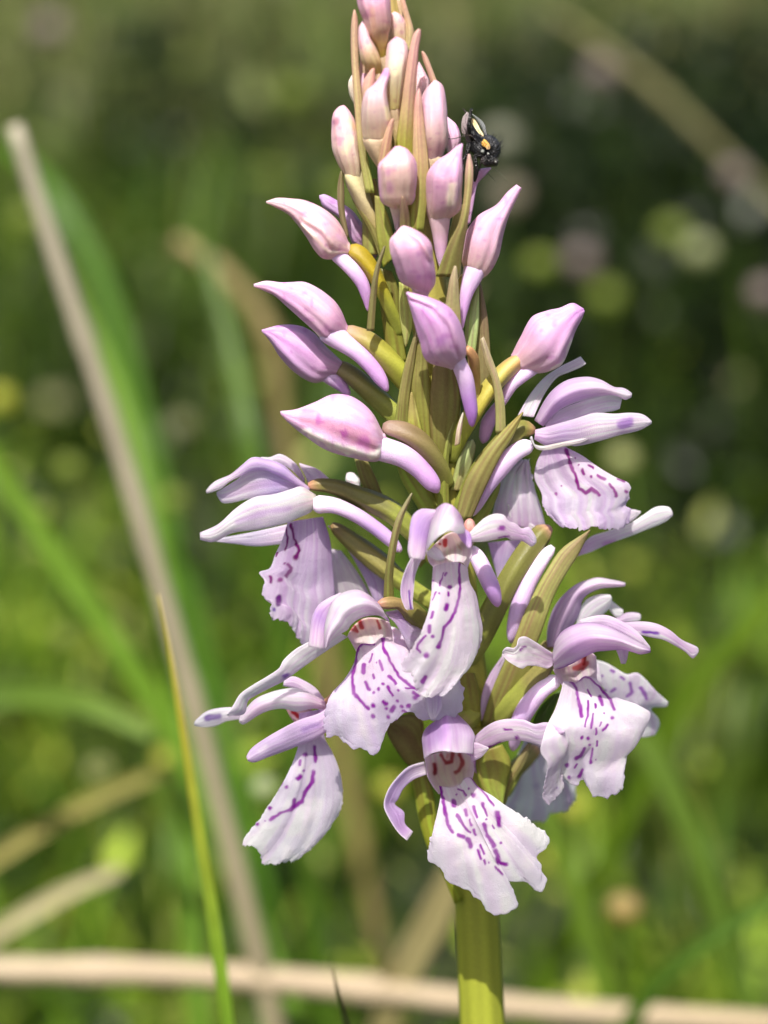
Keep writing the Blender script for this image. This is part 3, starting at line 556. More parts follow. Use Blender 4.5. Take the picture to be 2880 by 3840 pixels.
# ---- flower behind it
f = flower('K', [(818, 552, 26), (900, 620, 45), (1000, 700, 56), (1100, 780, 60), (1210, 870, 52), (1400, 1000, 50)], (-10, -20, -10), col=((120, 96, 60), OLIVB, OLIVE))
sheet('lip', 'K', [(790, 690), (760, 900), (780, 1050), (800, 1170)], [(872, 700), (950, 800), (1012, 900), (1056, 1010)], f, [(222, 216, 220), (214, 208, 208), (220, 212, 222)], d=(70, 80), cup=20, res=(40, 40), ripple=10)
sheet('hood_petal', 'K', [(800, 560), (900, 680), (1000, 850), (1070, 1010)], [(850, 590), (960, 690), (1050, 790), (1120, 860), (1112, 1000)], f, [LIL, (196, 170, 206), (190, 166, 204)], d=(30, 40), cup=16)
bud('hood', 'K', [(905, 270), (900, 300), (920, 325)], [(950, 268), (978, 300), (980, 340)], f, [LILP, WHITE, LILP], d=(170,), ridge=())
# ---- upper right flower
f = flower('I', [(505, 605, 38), (410, 600, 58), (300, 700, 72), (185, 840, 72), (100, 980, 68), (30, 1120, 56)], (-70, -100, -90, -40), col=((190, 144, 110), (112, 110, 50), (108, 106, 52), (114, 116, 52), OLIVE))
sheet('sepal', 'I', [(400, 510), (470, 390), (560, 280), (660, 210), (740, 170), (792, 144)], [(500, 520), (540, 430), (590, 342), (650, 272), (720, 242), (790, 212), (826, 188)], f, [LILP, WHITE, WHITE, LILP], d=(-30, 20, 60), cup=-16, edge=WHITE)
sheet('hood', 'I', [(505, 540), (560, 430), (620, 350), (710, 290), (830, 270), (920, 290), (1000, 334), (1060, 340), (1112, 372)], [(560, 580), (660, 480), (760, 432), (860, 404), (960, 386), (1020, 390), (1070, 414), (1108, 396)], f,
      [LIL, (220, 190, 232), (226, 200, 236), LILP, WHITE], d=(-60, -110, -90), cup=60, keel=14, edge=WHITE)
sheet('hood_petal', 'I', [(560, 552), (680, 470), (800, 420), (900, 390), (1000, 370), (1052, 402)], [(590, 612), (720, 572), (850, 520), (940, 492), (1000, 482), (1036, 468)], f, [LIL, LILP, WHITE], d=(-70, -90), cup=34, edge=WHITE)
sheet('sepal', 'I', [(510, 600), (620, 570), (760, 530), (880, 495), (1000, 500), (1100, 494), (1180, 505), (1234, 545)], [(505, 660), (580, 700), (700, 690), (760, 702), (900, 672), (1040, 632), (1160, 602), (1234, 560)], f,
      [LIL, (208, 182, 226), LILP, LILP, WHITE], d=(-100, -150, -140), cup=44, edge=WHITE, ec=9, marks=[(44, [(1040, 570), (1095, 550)], (180, 130, 214), 0.8)])
sheet('hood_petal', 'I', [(478, 650), (498, 690), (560, 702), (650, 682), (760, 662), (856, 640)], [(486, 640), (514, 712), (570, 726), (680, 706), (800, 682), (858, 648)], f, [WHITE, (240, 236, 226), WHITE], d=(-160,), cup=12)
sheet('lip', 'I', [(560, 720), (520, 800), (505, 900), (550, 1000), (560, 1080), (622, 1162)], [(700, 708), (800, 760), (900, 830), (1000, 890), (1096, 940), (1096, 1020), (1072, 1060), (1100, 1100), (1096, 1180)], f,
      [LIL, LILP, (232, 220, 240), (228, 212, 238)], d=(-70, -90, -110), tilt=(0, -20, 40), cup=44, res=(110, 110), bottom=[(622, 1162), (660, 1192), (740, 1212), (830, 1226), (880, 1206), (960, 1226), (1040, 1216), (1096, 1180)],
      ripple=9, rip_u=13, fine=2.2, marks=[(17, [(700, 725), (730, 810), (765, 900), (780, 960), (820, 990), (860, 965), (910, 1005)]), (8, [(755, 775)]), (9, [(780, 820)]), (14, [(800, 850), (812, 875)]), (19, [(855, 890)]), (12, [(840, 825), (870, 840)]), (19, [(900, 890), (940, 910)]),
      (15, [(970, 940), (1000, 970), (1015, 1010)]), (11, [(1020, 905), (1060, 920)]), (19, [(1075, 985)]), (15, [(640, 1000)]), (9, [(675, 950)])], mcol=(158, 30, 150))
tube('spur', 'I', [(490, 690, 46), (380, 742, 58), (280, 850, 60), (210, 960, 44), (150, 1075, 30), (122, 1135, 10)], f, [LILP, LIL, (200, 166, 214), LIL], d=(-120, -130, -110), mat=M_BUD)

# ---- flower seen from behind, under the upper right one
f = flower('E', [(1470, 395, 52), (1400, 450, 84), (1300, 570, 96), (1180, 740, 98), (1060, 950, 100), (960, 1150, 100), (860, 1350, 92), (770, 1520, 70)], (-40, -110, -110, -60), col=((206, 150, 134), (104, 102, 50), (110, 110, 52), (112, 116, 50), OLIVE))
sheet('hood', 'I', [(240, 1140), (285, 960), (330, 852), (420, 792)], [(575, 1200), (545, 1080), (505, 960), (470, 788)], f, [LIL, (226, 216, 230), WHITE, LILP], d=(10, 10, 30), cup=50, res=(44, 44), top=[(240, 1140), (330, 1170), (450, 1210), (575, 1200)], bottom=[(420, 792), (445, 788), (470, 788)], ripple=14, rip_u=10, edge=WHITE)
sheet('sepal', 'I', [(760, 1372), (850, 1270), (960, 1230), (1100, 1180), (1180, 1130), (1260, 1080), (1340, 1080), (1366, 1118)], [(748, 1392), (850, 1362), (960, 1312), (1100, 1262), (1200, 1222), (1320, 1172), (1364, 1134)], f, [LIL, LILP, WHITE, WHITE], d=(30, 20), cup=24, edge=WHITE, marks=[(20, [(940, 1310), (1000, 1290)], (214, 150, 220), 0.6)])
sheet('hood_petal', 'I', [(1060, 1130), (1110, 1096), (1165, 1108)], [(1060, 1190), (1120, 1160), (1166, 1114)], f, [LILP, WHITE], d=(50,), cup=8)
sheet('hood_petal', 'I', [(335, 1060), (352, 1150), (430, 1190), (505, 1228)], [(380, 1090), (400, 1140), (450, 1160), (510, 1200)], f, [WHITE, WHITE], d=(-30,), cup=10)
sheet('lip', 'E', [(950, 520), (1000, 700), (1040, 860)], [(1270, 490), (1160, 650), (1060, 870)], f, [LIL, (206, 184, 224), LILP], d=(50, 60), cup=20, res=(40, 30))
tube('spur', 'E', [(1490, 550, 42), (1390, 680, 62), (1295, 830, 74), (1225, 1000, 78), (1185, 1150, 72), (1150, 1290, 46), (1140, 1352, 14)], f, [LILP, LIL, (198, 168, 212), LIL], d=(-100, -120, -130, -110), mat=M_BUD)
sheet('sepal', 'E', [(1078, 1445), (960, 1620), (900, 1780), (888, 2000)], [(1090, 1500), (1000, 1750), (932, 1940), (894, 2004)], f, [LILP, LIL, LIL], d=(-90,), cup=10)
# ------------------------------------------------------------------ buds
PB = [(206, 176, 170), (216, 178, 200), (214, 170, 208), (222, 180, 206)]        # base .. tip
VB = [(196, 160, 196), (200, 160, 214), (196, 152, 214), (206, 164, 220)]
CB = [(206, 188, 156), (224, 200, 192), (222, 182, 196), (222, 172, 196)]
OV = [(150, 120, 60), YOL, YOL, OLIVE]
def ovary(b, crop, pts, d, col=OV): return tube('ovary', crop, pts, b, col, d, ribs=3, amp=0.10, twist=5.0)
def spur(b, crop, pts, d, col=(LIL, (204, 160, 214), DEEP)):
    p0, p1 = np.array(pts[0][:2], float), np.array(pts[1][:2], float); e = (p0 - p1) / np.linalg.norm(p0 - p1); r = pts[0][2]
    pre = [tuple(p0 + e * r * 1.5) + (r * 0.9,), tuple(p0 + e * r * 0.6) + (r * 1.05,)]          # flares into the bud
    return tube('spur', crop, pre + list(pts), b, [col[0]] + list(col), d, mat=M_BUD)
def fbud(crop, L, Rr, col, d=(0,), **k):
    g = 0.90 if crop == 'A' else 0.955
    b = bud('flower_bud', crop, L, Rr, orchid, [(c[0] * g, c[1] * g * 0.985, c[2] * g) for c in col], d=d, **k)
    if crop == 'A':                                  # crowded tip: the ovary runs down to the stem
        l, r = src('A', L[:1])[0], src('A', Rr[:1])[0]; c = (l + r) / 2; hw = np.linalg.norm(r - l) / 2 * 1.1
        l2, r2 = src('A', L[1:2])[0], src('A', Rr[1:2])[0]; up = (l2 + r2) / 2
        y2 = c[1] + 300; x2 = np.interp(y2, sp[:, 1], sp[:, 0])
        c0 = c + (up - c) * 0.35; m1 = c + np.array([(x2 - c[0]) * 0.12, 60]); m2 = c + np.array([(x2 - c[0]) * 0.5, 170])
        tube('ovary', 'P', [(c0[0], c0[1], hw * 0.8), (c[0], c[1] + 6, hw * 0.96), (m1[0], m1[1], hw * 0.8), (m2[0], m2[1], 30), (x2, y2, 24)], b,
             [(200, 176, 150), (190, 166, 130), (164, 150, 90), (146, 140, 66), (136, 132, 56)], (d[0], d[0] * 0.9, d[0] * 0.7, 0), ribs=6, amp=0.06, twist=4)
    return b

b = fbud('C', [(845, 430), (800, 330), (720, 230), (620, 160), (500, 110), (400, 95), (290, 88), (205, 112)], [(838, 535), (760, 560), (650, 562), (580, 500), (520, 402), (450, 302), (370, 216), (270, 160), (205, 128)],
         [(226, 190, 196), (222, 180, 204), (224, 184, 204), (228, 190, 200)], d=(-100, -130, -80), marks=[(20, [(480, 300), (600, 412), (690, 512), (830, 512)], (238, 220, 206), 0.75), (40, [(760, 380), (820, 430)], (210, 160, 214), 0.6), (22, [(500, 260), (640, 340), (720, 450)], (236, 206, 200), 0.5)])
ovary(b, 'C', [(838, 480, 46), (920, 520, 62), (1000, 612, 62), (1060, 710, 56), (1150, 900, 50), (1250, 1150, 45)], (-100, -110, -50), col=[(150, 130, 40), (160, 140, 30), YOL, OLIVE])
spur(b, 'C', [(790, 560, 56), (880, 650, 56), (950, 750, 50), (985, 860, 38), (996, 965, 12)], (-110, -120, -110))
b = fbud('C', [(1070, 480), (1010, 360), (930, 260), (870, 185), (760, 112), (660, 60), (618, 66)], [(1045, 560), (950, 485), (880, 450), (830, 345), (770, 245), (650, 162), (616, 88)], [(140, 118, 132), (168, 136, 172), (176, 146, 196), (180, 152, 204)], d=(70, 90), marks=[(70, [(900, 340)], (120, 90, 130), 0.5)])
b = fbud('C', [(835, 1075), (782, 960), (720, 880), (620, 802), (500, 746), (400, 745), (320, 746), (200, 733), (108, 756)], [(800, 1165), (740, 1192), (660, 1202), (560, 1112), (460, 1022), (350, 922), (270, 852), (190, 812), (108, 778)],
         [(196, 150, 186), (214, 176, 210), (208, 166, 216), (226, 182, 216)], d=(-90, -110, -60), marks=[(16, [(400, 985), (540, 1100), (655, 1195)], (240, 226, 226), 0.8), (110, [(760, 1050), (720, 1150)], (190, 140, 190), 0.5)])
ovary(b, 'L', [(462, 695, 28), (560, 742, 42), (640, 812, 50), (715, 890, 50), (800, 1000, 44)], (-90, -90, -40), col=[(160, 126, 110), (150, 144, 60), YOL, OLIVE])
spur(b, 'L', [(425, 725, 50), (520, 792, 40), (580, 852, 36), (630, 922, 28), (656, 968, 10)], (-100, -110, -110))
b = fbud('L', [(450, 832), (380, 770), (330, 715), (270, 682), (180, 675), (97, 694)], [(400, 912), (330, 932), (250, 892), (180, 822), (130, 742), (97, 703)], VB, d=(10, 0))
ovary(b, 'L', [(392, 842, 24), (470, 882, 38), (560, 952, 44), (650, 1032, 46), (760, 1140, 44)], (10, 0, -20), col=[(124, 110, 80), OLIVB, OLIVE, OLIVE])
spur(b, 'L', [(390, 890, 42), (440, 932, 32), (485, 985, 12)], (10, 20))
b = fbud('Q', [(828, 936), (802, 890), (762, 860), (720, 854), (680, 870), (640, 884), (606, 888)], [(830, 962), (818, 996), (760, 990), (700, 971), (650, 936), (620, 911), (606, 895)],
         [(212, 176, 206), (206, 170, 220), (214, 180, 222), (212, 172, 214)], d=(-190, -230, -180), marks=[(34, [(660, 902), (740, 930), (800, 960)], (212, 150, 184), 0.75), (14, [(690, 910)], (180, 90, 180), 0.8), (16, [(745, 938)], (184, 90, 180), 0.8), (24, [(785, 957)], (190, 100, 184), 0.8), (12, [(658, 932), (730, 968), (812, 988), (828, 968)], (244, 240, 238), 0.9)])
ovary(b, 'Q', [(826, 922, 14), (870, 933, 21), (910, 958, 23), (945, 1004, 22), (965, 1050, 18)], (-170, -160, -80), col=[(140, 114, 104), (124, 106, 74), OLIVB, OLIVE])
spur(b, 'Q', [(826, 970, 27), (870, 985, 25), (905, 1011, 22), (935, 1046, 18), (946, 1064, 6)], (-200, -190, -180))
b = fbud('C', [(1335, 792), (1252, 740), (1210, 620), (1172, 500), (1168, 415), (1208, 360), (1250, 312)], [(1470, 828), (1512, 765), (1522, 700), (1506, 550), (1490, 442), (1430, 372), (1340, 322), (1275, 302)],
         [(216, 172, 206), (206, 160, 202), (212, 168, 204), (222, 182, 208)], d=(-250, -320, -310), marks=[(40, [(1390, 520)], (176, 110, 180), 0.55), (36, [(1390, 700)], (182, 120, 190), 0.5), (22, [(1290, 340), (1400, 420), (1480, 560)], (232, 190, 200), 0.6)])
spur(b, 'C', [(1400, 800, 60), (1420, 880, 45), (1430, 980, 22)], (-250, -190, -160))
b = fbud('L', [(930, 868), (832, 832), (800, 740), (770, 640), (745, 560), (738, 532)], [(975, 850), (1006, 800), (990, 692), (940, 602), (860, 556), (744, 526)],
         [(212, 174, 206), (200, 154, 208), (196, 150, 212), (206, 164, 218)], d=(-280, -340, -380), marks=[(36, [(890, 745)], (150, 90, 176), 0.6), (24, [(830, 620), (850, 660)], (180, 110, 190), 0.4), (12, [(760, 550), (860, 590), (940, 680), (980, 800)], (216, 178, 222), 0.6)])
ovary(b, 'D', [(935, 215, 32), (985, 300, 40), (1000, 400, 38), (1010, 520, 34), (980, 700, 40)], (-230, -150, -80), col=[(176, 130, 90), (164, 130, 70), OLIVE])
spur(b, 'D', [(870, 330, 60), (920, 450, 64), (950, 600, 58), (970, 720, 48), (975, 826, 18)], (-290, -250, -220), col=(LIL, (180, 132, 204), (168, 112, 192)))
b = fbud('L', [(1000, 440), (985, 380), (1000, 280), (1060, 190), (1140, 140), (1190, 82), (1228, 50)], [(1060, 480), (1110, 442), (1150, 370), (1170, 280), (1200, 180), (1232, 110), (1252, 66)],
         [(214, 186, 180), (218, 178, 206), (214, 172, 208), (212, 166, 214)], d=(-60, -80, -60), marks=[(30, [(1160, 290)], (190, 140, 190), 0.5)])
spur(b, 'L', [(1035, 450, 46), (1008, 530, 30), (992, 620, 18), (986, 690, 7)], (-70, -90, -90))
ovary(b, 'L', [(1010, 450, 26), (985, 500, 30), (960, 600, 34), (920, 760, 36)], (-50, -50, -20))
b = fbud('L', [(1210, 800), (1242, 740), (1300, 642), (1370, 612), (1420, 600), (1480, 577), (1526, 600)], [(1300, 892), (1370, 882), (1432, 850), (1472, 762), (1492, 702), (1522, 642), (1532, 614)],
         [(220, 180, 200), (212, 172, 216), (210, 168, 220), (204, 154, 222)], d=(-40, -70, -50), marks=[(12, [(1360, 890), (1450, 830), (1475, 740)], (240, 236, 236), 0.8), (34, [(1420, 640), (1490, 620)], (196, 144, 220), 0.5)])
ovary(b, 'D', [(1390, 275, 48), (1270, 365, 66), (1150, 490, 70), (1060, 612, 70), (960, 770, 70), (860, 930, 70), (800, 1100, 50)], (-50, -100, -110, -60), col=[(206, 150, 110), (170, 160, 80), (160, 148, 60), YOL, OLIVE])
spur(b, 'D', [(1420, 380, 66), (1290, 500, 48), (1210, 630, 38), (1150, 700, 40), (1100, 800, 55), (1068, 920, 40), (1058, 960, 12)], (-40, -60, -40, -30))
b = fbud('B', [(560, 792), (482, 742), (466, 650), (458, 560), (460, 452), (520, 380), (582, 310)], [(640, 770), (722, 752), (746, 650), (758, 520), (746, 420), (682, 332), (622, 304)],
         [(226, 206, 190), (220, 190, 180), (218, 180, 186), (216, 170, 200)], d=(-170, -230, -230), edge=(208, 160, 206), marks=[(50, [(530, 505)], (176, 110, 170), 0.6), (44, [(540, 600), (540, 650)], (186, 124, 180), 0.6)])
spur(b, 'B', [(590, 770, 50), (596, 860, 32), (602, 960, 18)], (-170, -130, -110), col=((226, 204, 200), (216, 186, 196), (206, 170, 190)))
b = fbud('B', [(850, 900), (830, 800), (828, 650), (840, 522), (900, 432), (1000, 362), (1070, 302), (1104, 284)], [(1010, 872), (1090, 802), (1106, 650), (1111, 500), (1106, 402), (1113, 296)],
         [(212, 186, 180), (196, 160, 184), (208, 162, 204), (214, 170, 214)], d=(-130, -190, -160), marks=[(60, [(1030, 620), (1010, 740)], (238, 228, 212), 0.8), (60, [(990, 510)], (176, 110, 150), 0.5), (70, [(930, 620), (930, 780)], (178, 134, 170), 0.5)])
spur(b, 'B', [(930, 890, 78), (935, 1000, 60), (940, 1150, 40), (945, 1260, 14)], (-140, -120, -110), col=((220, 186, 196), (212, 170, 200), LIL))
b = fbud('B', [(180, 520), (130, 420), (96, 310), (94, 180), (102, 60), (148, 0), (180, -12)], [(320, 560), (318, 450), (304, 330), (292, 200), (270, 100), (220, 20), (186, -12)], CB, d=(-60, -80, -60), marks=[(50, [(128, 120)], (150, 90, 120), 0.7), (34, [(130, 250)], (176, 120, 150), 0.5), (60, [(230, 260), (200, 350)], (240, 232, 206), 0.7), (40, [(220, 100), (270, 160)], (214, 180, 140), 0.6)])
ovary(b, 'B', [(240, 480, 60), (262, 560, 74), (320, 690, 66), (390, 850, 48), (460, 1020, 40)], (-60, -50, -30), col=[(206, 196, 150), (196, 180, 140), (160, 140, 80)])
# the crowded tip
fbud('A', [(460, 1420), (450, 1250), (460, 1052), (490, 952), (560, 880), (622, 800), (672, 708)], [(720, 1420), (722, 1250), (694, 1082), (682, 962), (692, 880), (721, 782), (714, 700)], [(214, 190, 160), (220, 196, 190), (222, 186, 206), (208, 160, 206)], d=(-150, -190, -160), marks=[(40, [(690, 1120), (715, 1240)], (236, 226, 180), 0.7)])
fbud('A', [(720, 1130), (700, 950), (690, 752), (700, 602), (720, 452), (780, 382)], [(820, 1120), (862, 802), (890, 652), (905, 522), (872, 422), (800, 380)], [(196, 184, 116), (220, 208, 168), (230, 206, 204), (224, 180, 204)], d=(-120, -140, -110), marks=[(60, [(790, 600), (790, 760)], (240, 240, 200), 0.7)])
fbud('A', [(720, 420), (724, 250), (730, 152), (770, 121)], [(895, 450), (892, 330), (880, 222), (820, 142), (778, 121)], [(214, 196, 150), (226, 200, 188), (228, 186, 198)], d=(-40, -60))
fbud('A', [(620, 600), (560, 452), (510, 352), (468, 202), (420, 52), (410, -80), (470, -220), (540, -300)], [(692, 565), (702, 352), (720, 272), (721, 122), (712, 0), (692, -82), (640, -220), (570, -300)], [(176, 160, 60), (206, 176, 120), (222, 174, 176), (224, 170, 200), (220, 164, 206), (214, 156, 196)], d=(-90, -130, -100), marks=[(40, [(560, 320), (540, 100)], (222, 180, 150), 0.5)])
fbud('A', [(560, 770), (450, 652), (412, 452), (405, 302), (432, 220)], [(630, 745), (622, 642), (572, 502), (512, 382), (476, 242), (448, 214)], [(196, 180, 96), (216, 190, 150), (224, 180, 194), (226, 188, 204)], d=(-110, -140, -110))
fbud('A', [(1093, 1660), (1060, 1450), (1058, 1250), (1064, 1052), (1102, 932), (1180, 832)], [(1270, 1600), (1312, 1450), (1306, 1250), (1291, 1002), (1262, 882), (1205, 830)], [(222, 182, 190), (232, 206, 200), (228, 196, 216), (220, 180, 206), (218, 176, 190)], d=(-60, -100, -70))
fbud('A', [(970, 1060), (988, 802), (1022, 640)], [(1100, 1000), (1134, 862), (1082, 742), (1028, 640)], [(228, 196, 206), (232, 200, 216), (226, 186, 206)], d=(0,))
fbud('B', [(985, 345), (978, 200), (986, 78)], [(1065, 345), (1096, 252), (1070, 150), (992, 78)], [(226, 196, 216), (224, 186, 220), (218, 170, 216)], d=(70,))
fbud('B', [(1120, 920), (1150, 750), (1182, 600), (1232, 492), (1328, 471)], [(1170, 900), (1202, 722), (1228, 602), (1280, 542), (1332, 482)], [(196, 156, 196), (198, 154, 206), (222, 180, 226)], d=(60,))
fbud('A', [(372, 1112), (310, 982), (298, 850), (328, 778)], [(386, 1070), (362, 950), (352, 850), (338, 778)], [(190, 180, 160), (206, 196, 180), (222, 210, 200)], d=(100,))
fbud('A', [(500, 60), (470, -100), (500, -330)], [(700, 60), (720, -100), (640, -330)], [(200, 180, 110), (220, 180, 170), (216, 160, 190)], d=(40,))

# ------------------------------------------------------------------ bracts
PT = [(160, 152, 76), (182, 156, 110), (196, 154, 128), (210, 154, 146)]
OB = [(136, 128, 56), (140, 126, 64), (138, 120, 70), (142, 122, 84)]
YG = [(166, 166, 80), (162, 158, 80), (148, 140, 76)]
TN = [(154, 140, 84), (164, 146, 96), (176, 154, 114), (190, 166, 140)]
bract('A', [(470, 2000), (390, 1500), (358, 1100), (330, 700), (320, 400), (330, 200), (352, 100)], [(570, 2000), (470, 1500), (445, 1100), (405, 700), (394, 400), (390, 200), (362, 100)], PT, d=(-90, -80))
bract('A', [(740, 1900), (790, 1450), (840, 1100), (880, 800), (920, 550), (970, 352), (1018, 296)], [(970, 1900), (970, 1300), (985, 900), (1012, 650), (1022, 500), (1045, 372), (1044, 306)], [(140, 140, 30), (150, 144, 40), (170, 140, 90), (190, 140, 124), (200, 142, 140), (206, 150, 150)], d=(-130, -150, -140))
bract('A', [(885, 520), (890, 250), (850, 82), (828, -60)], [(945, 520), (972, 332), (932, 182), (882, 22), (850, -60)], PT[1:], d=(-60, -50))
bract('A', [(1150, 870), (1110, 732), (1070, 622), (1053, 530)], [(1215, 850), (1152, 692), (1112, 592), (1066, 530)], [(196, 150, 130), ROSE, ROSE], d=(-20,))
bract('A', [(935, 2400), (955, 1800), (968, 1250), (988, 1000), (1022, 918)], [(1075, 2400), (1130, 1800), (1076, 1250), (1052, 1000), (1034, 918)], [(140, 136, 50), (156, 140, 70), (176, 142, 100), (190, 144, 120), (214, 160, 160)], d=(-160, -170, -130))
bract('A', [(440, 1100), (448, 852), (538, 712)], [(530, 1050), (572, 802), (562, 703)], [(176, 140, 100), ROSE, ROSE], d=(-150,))
bract('B', [(445, 450), (490, 252), (540, 122), (562, 90)], [(535, 420), (562, 222), (576, 94)], [(176, 140, 100), (190, 142, 118), ROSE], d=(-190, -200))
bract('B', [(200, 1020), (150, 852), (134, 650), (160, 498)], [(222, 1010), (192, 802), (188, 650), (176, 498)], [(120, 100, 70), (116, 96, 66)], d=(-60,))
bract('B', [(470, 1200), (400, 1000), (290, 802), (205, 612)], [(520, 1150), (430, 920), (352, 782), (290, 622)], [(130, 120, 60), (126, 110, 56), (120, 100, 60)], d=(-50, -40))
bract('B', [(900, 1320), (1000, 1060), (1080, 900), (1118, 700), (1130, 500), (1150, 368)], [(1090, 1320), (1108, 1150), (1142, 950), (1182, 650), (1191, 480), (1168, 368)], [(126, 116, 56), (140, 124, 70), (150, 130, 76), (160, 134, 90), (206, 160, 160)], d=(-120, -180, -150))
bract('B', [(490, 1250), (440, 1000), (424, 690)], [(600, 1150), (545, 900), (470, 700)], [(130, 126, 40), (150, 144, 60), (150, 140, 70)], d=(-110,))
bract('B', [(620, 940), (625, 782), (638, 695)], [(704, 940), (682, 782), (646, 695)], [(150, 126, 76), (170, 136, 110), (186, 150, 130)], d=(-190, -260))
bract('L', [(895, 700), (930, 482), (953, 410)], [(985, 700), (972, 502), (961, 412)], TN, d=(-190, -220))
bract('L', [(1035, 960), (1050, 700), (1060, 488)], [(1120, 940), (1102, 650), (1070, 488)], [(120, 106, 60), (136, 112, 76), (130, 108, 80)], d=(20,))
bract('L', [(995, 800), (1010, 602), (1050, 498)], [(1046, 800), (1062, 652), (1062, 492)], [(160, 160, 100), (170, 170, 120), (150, 146, 90)], d=(-20,))
bract('D', [(365, 860), (400, 602), (450, 352), (540, 80)], [(490, 860), (490, 602), (526, 352), (552, 90)], OB, d=(-100, -160))
bract('C', [(985, 1120), (1010, 852), (1050, 642), (1120, 460)], [(1045, 1120), (1062, 852), (1082, 652), (1132, 462)], [(116, 100, 56), (112, 96, 60), (120, 100, 76)], d=(-180, -200))
bract('C', [(1150, 1400), (1100, 1000), (1080, 800), (1078, 630)], [(1300, 1350), (1245, 1000), (1232, 800), (1180, 660)], [(120, 112, 36), (112, 104, 34), (100, 90, 40)], d=(-60,))
bract('C', [(1235, 740), (1240, 1000), (1286, 1246)], [(1310, 780), (1342, 1060), (1292, 1246)], YG, d=(-120, -150))
bract('D', [(670, 1100), (640, 700), (676, 330)], [(810, 1050), (884, 650), (850, 380)], [(110, 100, 40), (126, 112, 56), (130, 110, 66)], d=(-100, -140))
bract('D', [(560, 1000), (500, 602), (540, 130)], [(670, 1000), (645, 502), (622, 230)], [(140, 128, 44), (134, 120, 54), (128, 110, 60)], d=(-90, -150))
bract('D', [(700, 1500), (735, 1100), (800, 752), (850, 640)], [(800, 1500), (800, 1000), (870, 760), (858, 642)], [(120, 116, 40), (130, 126, 50), (150, 146, 96)], d=(-110,))
bract('D', [(470, 860), (480, 700), (500, 560)], [(590, 860), (560, 740), (510, 560)], [(150, 136, 50), (170, 150, 80), (150, 130, 70)], d=(-130,))
bract('D', [(800, 1320), (860, 1100), (920, 960), (975, 930)], [(905, 1330), (975, 1120), (1002, 980), (982, 930)], [(140, 130, 70), (150, 146, 96), (170, 160, 130)], d=(-80,))
bract('D', [(840, 980), (860, 840), (904, 716)], [(880, 960), (896, 820), (908, 718)], [(170, 140, 110), (220, 190, 180), (230, 210, 200)], d=(-180,))
bract('D', [(940, 740), (945, 420), (936, 190)], [(1030, 740), (1032, 500), (990, 240)], [(140, 118, 60), (150, 118, 76), (160, 120, 96)], d=(-110, -150))
bract('I', [(262, 620), (260, 452), (245, 302), (200, 182), (168, 36)], [(328, 620), (317, 422), (282, 272), (232, 132), (188, 20)], TN, d=(-150, -170))
bract('I', [(10, 1150), (70, 930), (170, 760), (300, 610), (432, 488)], [(110, 1160), (205, 950), (292, 770), (372, 640), (436, 494)], [(120, 104, 56), (128, 110, 60), (134, 114, 62), (140, 116, 60)], d=(-160, -180, -150))
bract('E', [(740, 480), (840, 300), (900, 190), (960, 100), (1050, -20)], [(880, 480), (960, 290), (1010, 180), (1046, 80), (1056, -14)], [(120, 116, 40), (130, 128, 50), (140, 140, 60)], d=(-60, -40))
bract('K', [(1320, 800), (1220, 540), (1050, 400), (990, 332), (948, 180)], [(1400, 700), (1260, 500), (1135, 432), (1072, 292), (1022, 190)], [(120, 110, 50), (116, 104, 50), (126, 112, 60)], d=(10, 20))
bract('K', [(1400, 640), (1310, 462), (1260, 382), (1210, 292), (1178, 180)], [(1470, 600), (1440, 450), (1400, 380), (1340, 280), (1240, 190)], [(130, 130, 44), (140, 142, 54), (150, 152, 60)], d=(-40,))
bract('K', [(1112, 980), (1120, 850), (1150, 650), (1188, 512), (1270, 374)], [(1174, 980), (1168, 850), (1184, 700), (1224, 522), (1278, 378)], [(122, 112, 50), (120, 108, 56), (130, 112, 70), (136, 122, 90)], d=(-270, -330, -330))
bract('E', [(890, 2040), (980, 1750), (1080, 1520), (1160, 1340), (1240, 1130), (1350, 900), (1450, 730), (1560, 570), (1796, 412)], [(1130, 2040), (1180, 1880), (1280, 1680), (1342, 1402), (1398, 1252), (1500, 962), (1602, 770), (1700, 620), (1800, 420)],
      [(120, 112, 44), (126, 112, 52), (132, 114, 60), (150, 136, 76), (150, 130, 80), (130, 106, 72)], d=(-90, -170, -180, -150))
bract('G', [(585, 1470), (500, 1260), (415, 1112), (360, 930), (330, 760), (298, 570)], [(640, 1440), (560, 1250), (480, 1000), (465, 850), (440, 740), (400, 590)], [(130, 130, 30), (136, 136, 28), (124, 124, 30), (112, 104, 40)], d=(-80, -110, -100))
bract('G', [(480, 700), (300, 610), (240, 540), (180, 442), (160, 380)], [(520, 500), (400, 420), (390, 340), (340, 290), (230, 310)], [(116, 104, 40), (106, 92, 42), (104, 90, 46)], d=(-110, -150))
bract('G', [(870, 900), (760, 770), (720, 640), (720, 540)], [(885, 840), (915, 700), (934, 590), (880, 480)], [(140, 146, 60), (146, 146, 50), (124, 118, 40)], d=(-150, -170))
bract('G', [(870, 860), (900, 720), (960, 590), (1040, 470)], [(900, 850), (960, 700), (1020, 600), (1062, 475)], [(124, 116, 50), (122, 106, 56), (130, 108, 80)], d=(-110,))
bract('H', [(190, 1420), (250, 1268), (340, 1150), (446, 1076)], [(300, 1420), (372, 1290), (422, 1170), (458, 1082)], [(60, 76, 24), (50, 76, 20), (64, 84, 34)], d=(-60,))
bract('E', [(700, 2060), (690, 1800), (700, 1600)], [(900, 2050), (890, 1800), (840, 1600)], [(120, 116, 30), (126, 120, 40), (116, 104, 40)], d=(-90,), cup=30)

